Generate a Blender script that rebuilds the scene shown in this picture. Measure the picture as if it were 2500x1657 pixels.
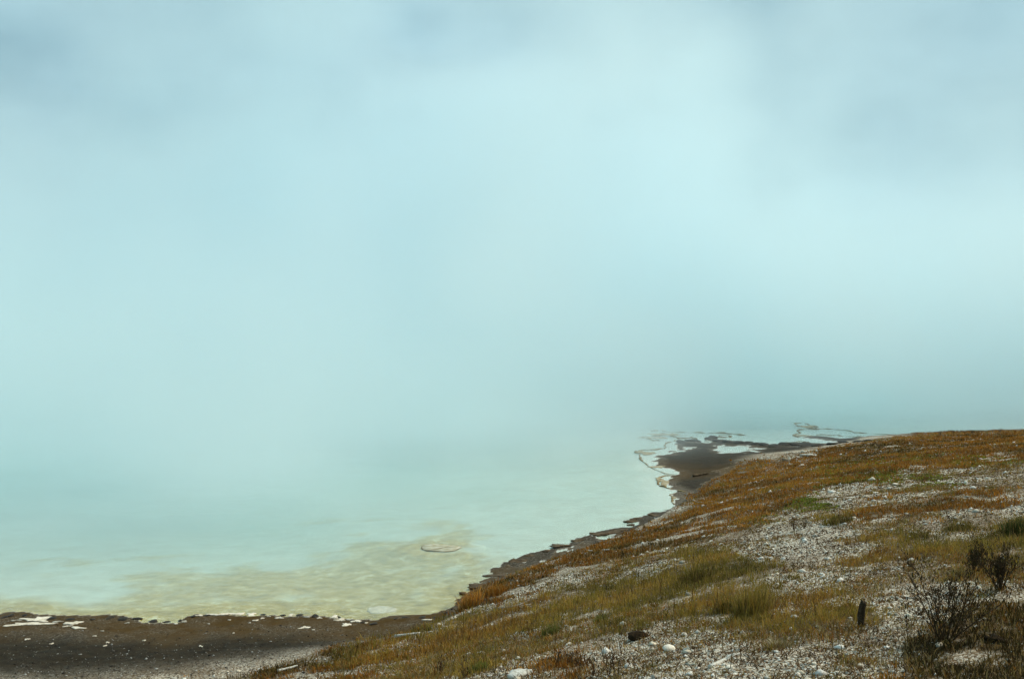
import bpy, math, random
import numpy as np
from mathutils import Vector, Euler

random.seed(7)
rng = np.random.default_rng(7)
scene = bpy.context.scene
col = scene.collection
for o in list(bpy.data.objects):
    bpy.data.objects.remove(o)

# ------------------------------------------------------------------ camera
CAM_H = 6.0
F_PX = 2430.0
PITCH = math.atan(28.5 / F_PX)
cam_data = bpy.data.cameras.new('camera')
cam_data.sensor_width = 36.0
cam_data.lens = 36.0 * F_PX / 2500.0
cam_data.clip_start = 0.1
cam_data.clip_end = 20000
cam = bpy.data.objects.new('camera', cam_data)
col.objects.link(cam)
cam.location = (0, 0, CAM_H)
cam.rotation_euler = (math.pi / 2 - PITCH, 0, 0)
scene.camera = cam

# ------------------------------------------------------------------ world, sun, exposure
SUN_EL, SUN_AZ = math.radians(46), math.radians(72)
world = bpy.data.worlds.new('World')
scene.world = world
world.use_nodes = True
wn, wl = world.node_tree.nodes, world.node_tree.links
wn.clear()
w_out = wn.new('ShaderNodeOutputWorld')
w_bg = wn.new('ShaderNodeBackground')
w_sky = wn.new('ShaderNodeTexSky')
w_sky.sky_type = 'NISHITA'
w_sky.sun_disc = False
w_sky.sun_elevation = SUN_EL
w_sky.sun_rotation = SUN_AZ
w_sky.air_density = 1.0
w_sky.dust_density = 2.0
w_sky.ozone_density = 1.0
w_tc = wn.new('ShaderNodeTexCoord')
w_map = wn.new('ShaderNodeMapping')
w_map.inputs['Scale'].default_value = (1.0, 1.0, 2.2)
w_noise = wn.new('ShaderNodeTexNoise')
w_noise.inputs['Scale'].default_value = 3.2
w_noise.inputs['Detail'].default_value = 4
w_noise.inputs['Roughness'].default_value = 0.55
w_ramp = wn.new('ShaderNodeMapRange')
w_ramp.inputs[1].default_value = 0.32
w_ramp.inputs[2].default_value = 0.62
w_ramp.inputs[3].default_value = 0.0
w_ramp.inputs[4].default_value = 1.0
w_mix = wn.new('ShaderNodeMix')
w_mix.data_type = 'RGBA'
w_deck = wn.new('ShaderNodeMix')                            # overcast cloud deck, darker and lighter
w_deck.data_type = 'RGBA'
w_deck.inputs[6].default_value = (1.75, 3.2, 3.9, 1)
w_deck.inputs[7].default_value = (3.3, 5.2, 5.9, 1)
w_mix.inputs[0].default_value = 0.965
wl.new(w_tc.outputs['Generated'], w_map.inputs['Vector'])
wl.new(w_map.outputs[0], w_noise.inputs['Vector'])
wl.new(w_noise.outputs[0], w_ramp.inputs[0])
wl.new(w_ramp.outputs[0], w_deck.inputs[0])
wl.new(w_deck.outputs[2], w_mix.inputs[7])
wl.new(w_sky.outputs[0], w_mix.inputs[6])
wl.new(w_mix.outputs[2], w_bg.inputs['Color'])
w_bg.inputs['Strength'].default_value = 0.052
wl.new(w_bg.outputs[0], w_out.inputs['Surface'])

sun_data = bpy.data.lights.new('sun', 'SUN')
sun_data.energy = 1.5
sun_data.angle = math.radians(12)
sun_data.color = (1.0, 0.88, 0.70)
sun = bpy.data.objects.new('sun', sun_data)
col.objects.link(sun)
sd = Vector((math.sin(SUN_AZ) * math.cos(SUN_EL), math.cos(SUN_AZ) * math.cos(SUN_EL), math.sin(SUN_EL)))
sun.rotation_euler = sd.to_track_quat('Z', 'Y').to_euler()

vs = scene.view_settings
vs.view_transform = 'Standard'
vs.look = 'None'
vs.exposure = 1.32
vs.gamma = 1.0
vs.use_curve_mapping = False
cy = scene.cycles
cy.max_bounces = 16
cy.diffuse_bounces = 3
cy.glossy_bounces = 3
cy.transmission_bounces = 4
cy.volume_bounces = 14
cy.transparent_max_bounces = 12
cy.volume_step_rate = 6
cy.volume_max_steps = 256
cy.use_denoising = True
cy.use_adaptive_sampling = True
cy.adaptive_threshold = 0.02
try:
    cy.denoiser = 'OPENIMAGEDENOISE'
    cy.denoising_input_passes = 'RGB_ALBEDO_NORMAL'
    cy.denoising_prefilter = 'ACCURATE'
except Exception:
    pass

# ------------------------------------------------------------------ numeric helpers
def _hash(ix, iy, seed):
    h = (ix.astype(np.int64) * 374761393 + iy.astype(np.int64) * 668265263 + seed * 1442695041) & 0x7fffffff
    h = ((h ^ (h >> 13)) * 1274126177) & 0x7fffffff
    return ((h ^ (h >> 16)) & 0xffff) / 65535.0

def vnoise(x, y, seed=0):
    ix, iy = np.floor(x), np.floor(y)
    fx, fy = x - ix, y - iy
    fx = fx * fx * fx * (fx * (fx * 6 - 15) + 10)
    fy = fy * fy * fy * (fy * (fy * 6 - 15) + 10)
    a, b = _hash(ix, iy, seed), _hash(ix + 1, iy, seed)
    c, d = _hash(ix, iy + 1, seed), _hash(ix + 1, iy + 1, seed)
    return (a + (b - a) * fx) * (1 - fy) + (c + (d - c) * fx) * fy

def fbm(x, y, freq=1.0, octs=4, seed=0, gain=0.5):
    """about -1..1"""
    r = np.zeros_like(x, dtype=float); amp = 1.0; tot = 0
    ca, sa = math.cos(0.6), math.sin(0.6)
    px, py = x * freq, y * freq
    for k in range(octs):
        r += amp * (vnoise(px, py, seed + 17 * k) * 2 - 1); tot += amp
        px, py = (px * ca - py * sa) * 2.03 + 11.3, (px * sa + py * ca) * 2.03 - 7.1
        amp *= gain
    return r / tot * 1.5

def sstep(a, b, x):
    t = np.clip((x - a) / (b - a), 0, 1)
    return t * t * (3 - 2 * t)

CP, SP = math.cos(PITCH), math.sin(PITCH)
def ray_dir(u, v):
    a, b = (u - 1250.0) / F_PX, -(v - 828.5) / F_PX
    return a, CP + b * SP, -SP + b * CP          # x, y, z
def at_z(u, v, z=0.0):
    dx, dy, dz = ray_dir(u, v)
    t = (z - CAM_H) / dz
    return dx * t, dy * t
def project(x, y, z):
    zz = z - CAM_H
    depth = y * CP - zz * SP
    up = y * SP + zz * CP
    depth = np.where(depth > 0.05, depth, 0.05)
    return 1250 + F_PX * x / depth, 828.5 - F_PX * up / depth

# ------------------------------------------------------------------ shore and terrain
shore_uv = [(-700, 1492), (-300, 1497), (-100, 1494), (0, 1497), (40, 1491), (100, 1500), (200, 1507), (290, 1503), (345, 1507), (352, 1513), (430, 1516),
    (445, 1506), (480, 1498), (560, 1495), (640, 1496), (720, 1498), (800, 1501), (850, 1508), (900, 1518), (930, 1519), (960, 1506),
    (1000, 1502), (1050, 1504), (1082, 1497), (1105, 1480), (1122, 1462), (1140, 1438), (1175, 1424), (1205, 1408), (1225, 1385),
    (1240, 1373), (1275, 1362), (1305, 1346), (1340, 1335), (1380, 1321), (1440, 1306), (1480, 1296), (1535, 1285), (1543, 1276),
    (1534, 1266), (1580, 1258), (1620, 1247), (1640, 1231), (1650, 1222), (1648, 1212), (1660, 1204), (1668, 1199), (1640, 1190), (1632, 1183), (1640, 1170),
    (1658, 1160), (1640, 1149), (1612, 1138), (1590, 1124), (1592, 1112), (1620, 1108), (1650, 1097), (1664, 1087), (1654, 1079), (1690, 1073), (1708, 1076),
    (1722, 1082), (1735, 1080), (1724, 1069), (1738, 1064), (1750, 1072), (1805, 1077), (1838, 1081), (1863, 1083), (1891, 1086), (1912, 1081), (1955, 1079),
    (2010, 1083), (2035, 1086), (2048, 1080), (2000, 1072), (1972, 1068), (1995, 1064), (2030, 1067), (2060, 1071), (2110, 1073), (2160, 1074), (2250, 1072)]
SH = np.array([at_z(u, v) for u, v in shore_uv])
SH = np.vstack([[[-300, 40], [-90, 26]], SH, [[36, 60], [60, 72], [110, 110], [170, 330], [-15, 330], [-50, 150], [-90, 105], [-300, 95]]])
def _pip(px, py, poly):
    inside = np.zeros(px.shape, bool)
    n = len(poly)
    for i in range(n):
        x1, y1 = poly[i]; x2, y2 = poly[(i + 1) % n]
        if y1 == y2:
            continue
        c = ((y1 > py) != (y2 > py)) & (px < (x2 - x1) * (py - y1) / (y2 - y1) + x1)
        inside ^= c
    return inside
def _segdist(px, py, pts, closed):
    best = np.full(px.shape, 1e9)
    n = len(pts)
    for i in range(n if closed else n - 1):
        ax, ay = pts[i]; bx, by = pts[(i + 1) % n]
        dx, dy = bx - ax, by - ay
        L = dx * dx + dy * dy + 1e-12
        t = np.clip(((px - ax) * dx + (py - ay) * dy) / L, 0, 1)
        best = np.minimum(best, (px - ax - t * dx) ** 2 + (py - ay - t * dy) ** 2)
    return np.sqrt(best)
def shore_sd(x, y):
    d = _segdist(x, y, SH, True)
    return np.where(_pip(x, y, SH), -d, d)

# (u, v, z) seen on the slope, then plain world points beyond the frame
seen = [(100, 1657, .28), (-300, 1657, .3), (300, 1580, .15), (0, 1580, .14), (-300, 1560, .12), (600, 1657, .5), (900, 1657, 1.2), (1250, 1657, 2.05), (1700, 1657, 2.75), (2500, 1657, 3.1),
    (500, 1540, .08), (800, 1535, .1), (700, 1570, .2), (900, 1560, .28), (960, 1600, .75), (1040, 1530, .25), (1100, 1560, .75), (1180, 1500, .55), (1300, 1560, 1.45), (1500, 1500, 1.8), (1700, 1500, 2.2),
    (1300, 1430, .85), (1500, 1380, 1.15), (1700, 1350, 1.65), (1450, 1332, .3), (1330, 1375, .4), (1600, 1275, .42), (1700, 1235, .75), (1740, 1180, .3), (1850, 1122, .42),
    (1700, 1120, .07), (1750, 1150, .08), (1660, 1180, .06), (1800, 1105, .07), (1900, 1100, .15), (1950, 1100, .4), (2000, 1095, .4), (2100, 1083, .75), (2230, 1084, 1.0), (2500, 1078, 1.72), (2800, 1068, 2.2),
    (2500, 1112, 2.25), (2200, 1130, 1.5), (2000, 1180, 1.45), (2300, 1200, 2.25), (2000, 1280, 2.1), (2500, 1250, 2.75), (2200, 1380, 2.6), (2000, 1480, 2.65), (2500, 1450, 3.0),
    (1500, 1600, 2.15), (1900, 1350, 2.1), (1800, 1230, 1.25)]
C = []
for u, v, z in seen:
    x, y = at_z(u, v, z); C.append((x, y, z))
C += [(22, 60, .15), (29, 58, .2), (42, 52, 1.0), (60, 80, .4), (0, 0, 4.3), (0, 5, 3.3), (2.5, 5, 3.6), (-8, 8, 1.9), (-14, 2, 2.2), (12, 3, 4.0), (0, -15, 4.8), (-30, 0, 1.5),
      (30, 10, 3.6), (-30, 14, .5), (60, 20, 4.2)]
C = np.array(C)
def _tps_fit(P):
    n = len(P)
    d2 = ((P[:, None, :2] - P[None, :, :2]) ** 2).sum(-1)
    K = 0.5 * d2 * np.log(d2 + 1e-9)
    A = np.zeros((n + 3, n + 3))
    A[:n, :n] = K + np.eye(n) * 2.0
    A[:n, n] = 1; A[:n, n + 1:] = P[:, :2]
    A[n, :n] = 1; A[n + 1:, :n] = P[:, :2].T
    return np.linalg.solve(A, np.concatenate([P[:, 2], [0, 0, 0]]))
TW = _tps_fit(C)
def tps(x, y):
    r = TW[-3] + TW[-2] * x + TW[-1] * y
    for i in range(len(C)):
        d2 = (x - C[i, 0]) ** 2 + (y - C[i, 1]) ** 2
        r = r + TW[i] * 0.5 * d2 * np.log(d2 + 1e-9)
    return r

# zones of plant cover, as seen on the slope
RUST = [[(1090, 1492), (1135, 1440), (1172, 1420), (1228, 1398), (1285, 1374), (1385, 1342), (1470, 1322), (1548, 1292), (1625, 1262), (1685, 1228), (1712, 1190), (1745, 1150),
         (1800, 1132), (1900, 1118), (1990, 1106), (2050, 1090), (2150, 1081), (2230, 1060), (2240, 1000), (2400, 980), (2800, 960), (2800, 1110), (2700, 1125), (2520, 1130), (2350, 1145), (2200, 1165), (2080, 1187), (1960, 1204),
         (1900, 1240), (1830, 1275), (1760, 1292), (1690, 1312), (1600, 1345), (1500, 1372), (1420, 1398), (1330, 1420), (1250, 1450), (1180, 1480), (1120, 1512)],
        [(2250, 1570), (2350, 1500), (2420, 1450), (2600, 1430), (2600, 1720), (2260, 1720), (2220, 1640)],
        [(1290, 1640), (1400, 1590), (1460, 1600), (1450, 1700), (1240, 1700)],
        [(2060, 1235), (2250, 1215), (2560, 1195), (2560, 1225), (2300, 1248), (2110, 1262)],
        [(600, 1700), (700, 1632), (860, 1590), (990, 1566), (1040, 1560), (1000, 1590), (880, 1632), (800, 1700)]]
OLIVE = [[(760, 1640), (866, 1601), (955, 1582), (1073, 1552), (1132, 1521), (1192, 1500), (1303, 1468), (1366, 1444), (1496, 1441), (1570, 1402), (1644, 1370), (1718, 1340), (1800, 1345), (1866, 1355),
          (1885, 1440), (1890, 1520), (1792, 1515), (1703, 1505), (1585, 1490), (1466, 1520), (1340, 1530), (1200, 1565), (1103, 1594), (985, 1600), (896, 1622), (830, 1640)],
         [(1880, 1490), (2000, 1460), (2100, 1475), (2130, 1500), (2080, 1530), (1900, 1530)],
         [(2010, 1367), (2080, 1330), (2180, 1290), (2300, 1310), (2420, 1322), (2600, 1330), (2600, 1370), (2350, 1365), (2200, 1365), (2080, 1377)],
         [(1965, 1270), (2010, 1252), (2060, 1240), (2110, 1240), (2090, 1262), (2030, 1282), (1985, 1284)],
         [(2290, 1288), (2340, 1270), (2390, 1280), (2370, 1294), (2310, 1297)],
         [(2400, 1320), (2450, 1270), (2600, 1250), (2600, 1330), (2480, 1330)],
         [(1100, 1640), (1150, 1610), (1200, 1610), (1190, 1650), (1130, 1660)]]
DRY = [[(1800, 1545), (1900, 1528), (2060, 1528), (2160, 1560), (2050, 1582), (1900, 1585)],
       [(900, 1660), (1050, 1610), (1250, 1570), (1400, 1540), (1400, 1560), (1250, 1600), (1100, 1640), (1000, 1700), (850, 1700)],
       [(2330, 1560), (2450, 1480), (2600, 1500), (2600, 1600), (2400, 1600)]]
MOSS = [(1955, 1228, 62, 15), (2150, 1164, 75, 11), (2105, 1128, 70, 7), (2010, 1142, 52, 10), (2420, 1130, 110, 9), (2040, 1177, 45, 8), (2280, 1180, 60, 8), (1830, 1270, 40, 7), (2250, 1118, 60, 6)]
def zone_masks(x, y, z, jit=False):
    u, v = project(x, y, z)
    s = np.clip((v - 800) / 600, 0.15, 1.6)
    u2 = u + (fbm(x, y, .7, 5, 51, .62) * 62) * s
    v2 = v + (fbm(x, y, .7, 5, 77, .62) * 30) * s
    if jit:
        u2 = u2 + rng.normal(0, 13, x.shape) * s; v2 = v2 + rng.normal(0, 7, x.shape) * s
    m = {}
    for name, polys in (('rust', RUST), ('olive', OLIVE), ('dry', DRY)):
        acc = np.zeros(x.shape)
        for P in polys:
            pu = np.array([p[0] for p in P]); pv = np.array([p[1] for p in P])
            near = (u2 > pu.min() - 2) & (u2 < pu.max() + 2) & (v2 > pv.min() - 2) & (v2 < pv.max() + 2)
            if near.any():
                acc[near] = np.maximum(acc[near], _pip(u2[near], v2[near], P))
        if name == 'dry':
            acc = np.maximum(acc, (fbm(x, y, .42, 5, 611, .62) + (rng.normal(0, .12, x.shape) if jit else 0) > .34) & (z > .9))
        m[name] = acc
    acc = np.zeros(x.shape)
    for (a, b, ra, rb) in MOSS:
        acc = np.maximum(acc, 1 - np.clip(((u2 - a) / ra) ** 2 + ((v2 - b) / rb) ** 2, 0, 1))
    m['moss'] = np.clip(acc * 2.2, 0, 1)
    return m

PUDDLES = [[(1754, 1093), (1775, 1088), (1815, 1089), (1852, 1096), (1832, 1101), (1800, 1108), (1770, 1106), (1752, 1100)], [(1935, 1092), (1960, 1090), (1985, 1091), (1975, 1094), (1945, 1095)],
           [(1285, 1374), (1300, 1366), (1328, 1362), (1330, 1366), (1305, 1376)], [(1358, 1346), (1380, 1337), (1402, 1331), (1408, 1335), (1385, 1345), (1368, 1350)], [(1446, 1314), (1470, 1306), (1492, 1302), (1496, 1306), (1470, 1315)],
           [(1600, 1103), (1640, 1100), (1680, 1092), (1690, 1096), (1650, 1104), (1620, 1108)]]
PUDDLES = [np.array([at_z(u, v) for u, v in P]) for P in PUDDLES]
def ground_z(x, y, full=False):
    d0 = shore_sd(x, y)
    r = np.sqrt(x * x + y * y)
    jag = fbm(x, y, .55, 5, 3, .6) * (.22 + .004 * np.clip(r, 0, 80))
    d = d0 + jag * sstep(60, 0, np.abs(d0))
    for P in PUDDLES:
        near = (x > P[:, 0].min() - .5) & (x < P[:, 0].max() + .5) & (y > P[:, 1].min() - .5) & (y < P[:, 1].max() + .5)
        if near.any():
            xs, ys = x[near], y[near]
            sd_ = _segdist(xs, ys, P, True); sd_ = np.where(_pip(xs, ys, P), -sd_, sd_) + fbm(xs, ys, 1.7, 5, 301, .72) * (.15 + .012 * np.sqrt(xs ** 2 + ys ** 2))
            d[near] = np.minimum(d[near], np.where(sd_ < 0, np.clip(sd_, -.35, 0), np.maximum(sd_, .02) + .0))
    h = tps(x, y)
    far = sstep(60, 120, r)
    h = h * (1 - far) + far * (1.2 + 1.0 * fbm(x, y, .02, 3, 9))
    land = np.clip(h, 0.015, None)
    land = np.minimum(land, np.where(r > 100, 1e3, 0) + 0.012 + .05 * np.clip(d, 0, None) + .55 * np.clip(d - .03, 0, None) * sstep(.15, .7, h) + .02 * np.clip(d, 0, 99) )
    land = np.maximum(land, .006 + .012 * np.clip(d, 0, 6))
    rough = fbm(x, y, 2.2, 4, 21) * .018 + fbm(x, y, .6, 3, 31) * .05 * sstep(.2, .9, h)
    land = land + rough * sstep(0, 1.2, d) + fbm(x, y, 5.0, 3, 8) * .006 * sstep(0, .3, d)
    dd = np.clip(-d, 0, None)
    bed = -(0.03 * dd + .0035 * dd ** 2) - 0.006 * sstep(0, .2, dd) - .02 * (fbm(x, y, .8, 4, 14) + .6) * sstep(.2, 2, dd)
    sx_, sy_ = at_z(1078, 1337)
    sr = np.sqrt(((x - sx_) / 1.15) ** 2 + ((y - sy_) / 1.0) ** 2) + fbm(x, y, 2.0, 3, 401) * .15
    bed = np.maximum(bed, -.02 - .5 * sstep(.75, 2.4, sr) - 9 * (sr > 2.4))
    bed = np.maximum(bed, -4.0 - .3 * fbm(x, y, .05, 2, 5))
    z = np.where(d > 0, np.maximum(land, .004), np.minimum(bed, -.002))
    if full:
        return z, d, h
    return z

# ------------------------------------------------------------------ mesh helpers
def mesh_np(name, verts, faces, smooth=False):
    """faces: list of (k, int array n x k)"""
    me = bpy.data.meshes.new(name)
    verts = np.asarray(verts, np.float32)
    me.vertices.add(len(verts))
    me.vertices.foreach_set('co', verts.ravel())
    nl = sum(f.size for f in faces); npoly = sum(len(f) for f in faces)
    me.loops.add(nl); me.polygons.add(npoly)
    me.loops.foreach_set('vertex_index', np.concatenate([f.ravel() for f in faces]).astype(np.int32))
    tot = np.concatenate([np.full(len(f), f.shape[1]) for f in faces]).astype(np.int32)
    st = np.concatenate([[0], np.cumsum(tot)[:-1]]).astype(np.int32)
    me.polygons.foreach_set('loop_start', st)
    if smooth:
        me.polygons.foreach_set('use_smooth', np.ones(npoly, bool))
    me.update(calc_edges=True)
    return me
def set_attr(me, name, vals):
    a = me.attributes.new(name, 'FLOAT', 'POINT')
    a.data.foreach_set('value', np.asarray(vals, np.float32))
def set_color(me, name, rgb):
    a = me.attributes.new(name, 'FLOAT_COLOR', 'POINT')
    c = np.ones((len(rgb), 4), np.float32); c[:, :3] = rgb
    a.data.foreach_set('color', c.ravel())
def link(name, me, mat=None, parent=None, **props):
    o = bpy.data.objects.new(name, me)
    col.objects.link(o)
    if mat is not None and me is not None and not me.materials:
        me.materials.append(mat)
    if parent is not None:
        o.parent = parent
    for k, v in props.items():
        o[k] = v
    if 'category' in props and 'kind' not in props:
        o['kind'] = 'thing'
    return o

# ------------------------------------------------------------------ materials
class NT:
    def __init__(self, name):
        self.m = bpy.data.materials.new(name); self.m.use_nodes = True
        self.t = self.m.node_tree; self.t.nodes.clear()
        self.out = self.n('ShaderNodeOutputMaterial')
    def n(self, kind, **kw):
        nd = self.t.nodes.new(kind)
        for k, v in kw.items():
            setattr(nd, k, v)
        return nd
    def l(self, a, b):
        self.t.links.new(a, b)
    def attr(self, name):
        return self.n('ShaderNodeAttribute', attribute_name=name)
    def mixc(self, fac, a, b, blend='MIX'):
        m = self.n('ShaderNodeMix', data_type='RGBA', blend_type=blend)
        for sock, v in ((m.inputs[0], fac), (m.inputs[6], a), (m.inputs[7], b)):
            if isinstance(v, (int, float)): sock.default_value = v
            elif isinstance(v, tuple): sock.default_value = (*v, 1) if len(v) == 3 else v
            else: self.l(v, sock)
        return m.outputs[2]
    def math(self, op, a, b=None, clamp=False):
        m = self.n('ShaderNodeMath', operation=op, use_clamp=clamp)
        for i, v in enumerate((a, b)):
            if v is None: continue
            if isinstance(v, (int, float)): m.inputs[i].default_value = v
            else: self.l(v, m.inputs[i])
        return m.outputs[0]
    def rng(self, v, a, b, c=0.0, d=1.0):
        m = self.n('ShaderNodeMapRange')
        self.l(v, m.inputs[0])
        for i, q in enumerate((a, b, c, d)): m.inputs[i + 1].default_value = q
        return m.outputs[0]
    def pos(self):
        return self.n('ShaderNodeNewGeometry').outputs['Position']
    def noise(self, vec, scale, detail=4, rough=.55):
        nd = self.n('ShaderNodeTexNoise')
        nd.inputs['Scale'].default_value = scale; nd.inputs['Detail'].default_value = detail; nd.inputs['Roughness'].default_value = rough
        self.l(vec, nd.inputs['Vector'])
        return nd.outputs[0]
    def ramp(self, v, stops):
        r = self.n('ShaderNodeValToRGB')
        e = r.color_ramp.elements
        while len(e) < len(stops): e.new(0.5)
        for el, (p, c) in zip(e, stops):
            el.position = p; el.color = (*c, 1)
        self.l(v, r.inputs[0])
        return r.outputs[0]
    def bump(self, h, strength, dist):
        b = self.n('ShaderNodeBump')
        b.inputs['Strength'].default_value = strength; b.inputs['Distance'].default_value = dist
        self.l(h, b.inputs['Height'])
        return b.outputs[0]
    def principled(self, color, rough=.8, normal=None, spec=.3):
        p = self.n('ShaderNodeBsdfPrincipled')
        for sock, v in ((p.inputs['Base Color'], color), (p.inputs['Roughness'], rough)):
            if isinstance(v, (int, float)): sock.default_value = v
            elif isinstance(v, tuple): sock.default_value = (*v, 1)
            else: self.l(v, sock)
        if 'Specular IOR Level' in p.inputs: p.inputs['Specular IOR Level'].default_value = spec
        if normal is not None: self.l(normal, p.inputs['Normal'])
        self.l(p.outputs[0], self.out.inputs['Surface'])
        return p

def mat_ground():
    N = NT('ground_soil')
    P = N.pos()
    veg, white, wet, mat_, brown = (N.attr(k).outputs['Fac'] for k in ('veg', 'white', 'wet', 'mat', 'brown'))
    vor = N.n('ShaderNodeTexVoronoi'); vor.inputs['Scale'].default_value = 46.0; N.l(P, vor.inputs['Vector'])
    cell = N.n('ShaderNodeSeparateColor'); N.l(vor.outputs['Color'], cell.inputs[0])
    n_big = N.noise(P, 1.3, 5); n_fine = N.noise(P, 22, 4, .65); n_mid = N.noise(P, 6, 4, .6)
    chips = N.ramp(cell.outputs[0], [(0, (.06, .036, .017)), (.28, (.17, .115, .065)), (.48, (.36, .29, .2)), (.72, (.60, .55, .44)), (1, (.80, .77, .68))])
    chips = N.mixc(N.rng(n_fine, .30, .46), (.075, .043, .02), chips)
    soil = N.ramp(n_mid, [(.25, (.045, .027, .012)), (.55, (.12, .075, .036)), (.8, (.26, .19, .115))])
    c = N.mixc(N.math('MULTIPLY', white, N.rng(n_mid, .28, .5, .5, 1.0)), soil, chips)
    vegc = N.ramp(n_fine, [(.2, (.02, .013, .004)), (.5, (.06, .034, .008)), (.8, (.12, .066, .015))])
    c = N.mixc(N.math('MULTIPLY', veg, N.rng(n_mid, .3, .5, .35, .95)), c, vegc)
    # beach gravel, darker where soaked
    beach = N.ramp(cell.outputs[1], [(0, (.018, .014, .009)), (.5, (.06, .047, .032)), (.82, (.14, .12, .09)), (1, (.42, .40, .34))])
    beach = N.mixc(N.rng(n_big, .35, .65, .0, .45), beach, (.11, .09, .065))
    soaked = N.ramp(n_mid, [(.3, (.010, .007, .003)), (.7, (.032, .022, .010))])
    b2 = N.mixc(N.attr('soak').outputs['Fac'], beach, soaked)
    c = N.mixc(wet, c, b2)
    c = N.mixc(N.math('MULTIPLY', brown, N.rng(n_big, .3, .6, .45, 1)), c, N.mixc(n_mid, (.032, .018, .004), (.085, .048, .011)))
    # bed of the pool: pale silica with yellow-green mats
    sil = N.mixc(N.rng(n_big, .35, .65), (.52, .56, .50), (.62, .70, .66))
    streak = N.noise(P, 2.6, 8, .78)
    mats = N.ramp(streak, [(.30, (.17, .13, .025)), (.44, (.40, .30, .06)), (.56, (.53, .42, .12)), (.66, (.76, .75, .56))])
    crack = N.n('ShaderNodeTexVoronoi', feature='DISTANCE_TO_EDGE'); crack.inputs['Scale'].default_value = 2.3
    wv = N.n('ShaderNodeVectorMath', operation='ADD'); N.l(P, wv.inputs[0])
    wn_ = N.n('ShaderNodeTexNoise'); wn_.inputs['Scale'].default_value = 2.0; wn_.inputs['Detail'].default_value = 6; N.l(P, wn_.inputs['Vector']); N.l(wn_.outputs['Color'], wv.inputs[1])
    N.l(wv.outputs[0], crack.inputs['Vector'])
    ln = N.math('MULTIPLY', N.rng(crack.outputs['Distance'], 0, .09, 1, 0), N.rng(n_big, .42, .6))
    mats = N.mixc(N.math('MULTIPLY', ln, .4), mats, (.74, .76, .66))
    bed = N.mixc(mat_, sil, mats)
    under = N.attr('under').outputs['Fac']
    bed = N.mixc(white, bed, (.70, .73, .70))
    c = N.mixc(under, c, bed)
    h = N.math('ADD', N.math('MULTIPLY', vor.outputs['Distance'], -.6), N.math('MULTIPLY', n_fine, 1.2))
    rough = N.rng(N.attr('soak').outputs['Fac'], 0, 1, .95, .8)
    N.principled(c, rough, N.bump(h, .7, .012), .1)
    return N.m

def mat_water():
    N = NT('pool_water')
    P = N.pos()
    mp = N.n('ShaderNodeMapping'); mp.inputs['Scale'].default_value = (1, .55, 1); N.l(P, mp.inputs['Vector'])
    rip = N.math('ADD', N.noise(mp.outputs[0], 9.0, 4, .65), N.math('MULTIPLY', N.noise(mp.outputs[0], 1.7, 2, .5), .8))
    nrm = N.bump(rip, .22, .05)
    milk = N.n('ShaderNodeBsdfDiffuse')
    mc = N.mixc(N.rng(N.noise(P, .12, 3), .35, .65), (.38, .64, .60), (.50, .76, .72))
    N.l(mc, milk.inputs['Color'])
    tr = N.n('ShaderNodeBsdfTransparent'); tr.inputs[0].default_value = (.93, .96, .92, 1)
    body = N.n('ShaderNodeMixShader')
    N.l(N.attr('milk').outputs['Fac'], body.inputs[0]); N.l(tr.outputs[0], body.inputs[1]); N.l(milk.outputs[0], body.inputs[2])
    gl = N.n('ShaderNodeBsdfGlossy'); gl.inputs['Roughness'].default_value = .12; gl.inputs['Color'].default_value = (1, 1, 1, 1)
    N.l(nrm, gl.inputs['Normal'])
    fr = N.n('ShaderNodeFresnel'); fr.inputs['IOR'].default_value = 1.33; N.l(nrm, fr.inputs['Normal'])
    mx = N.n('ShaderNodeMixShader')
    N.l(fr.outputs[0], mx.inputs[0]); N.l(body.outputs[0], mx.inputs[1]); N.l(gl.outputs[0], mx.inputs[2])
    N.l(mx.outputs[0], N.out.inputs['Surface'])
    return N.m

def mat_attr(name, rough=.85, spec=.2, var=.35, scale=60, translucent=0.0):
    N = NT(name)
    c = N.attr('tint').outputs['Color']
    n = N.noise(N.pos(), scale, 3)
    c = N.mixc(1.0, c, N.ramp(n, [(.3, (1 - var,) * 3), (.7, (1 + var * .3,) * 3)]), 'MULTIPLY')
    p = N.principled(c, rough, None, spec)
    if translucent > 0:
        t = N.n('ShaderNodeBsdfTranslucent'); N.l(c, t.inputs[0])
        mx = N.n('ShaderNodeMixShader'); mx.inputs[0].default_value = translucent
        N.l(p.outputs[0], mx.inputs[1]); N.l(t.outputs[0], mx.inputs[2]); N.l(mx.outputs[0], N.out.inputs['Surface'])
    return N.m

def mat_rock(name, lo, mid, hi, rough=.85, scale=14, bump=.5):
    N = NT(name)
    tc = N.n('ShaderNodeTexCoord').outputs['Object']
    P = N.pos()
    n = N.noise(P, scale, 6, .65); n2 = N.noise(P, scale * 4, 4, .6)
    c = N.ramp(n, [(.28, lo), (.5, mid), (.68, hi)])
    c = N.mixc(N.rng(n2, .3, .5, .35, 0), c, lo)
    N.principled(c, rough, N.bump(n2, bump, .01), .12)
    return N.m

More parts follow.
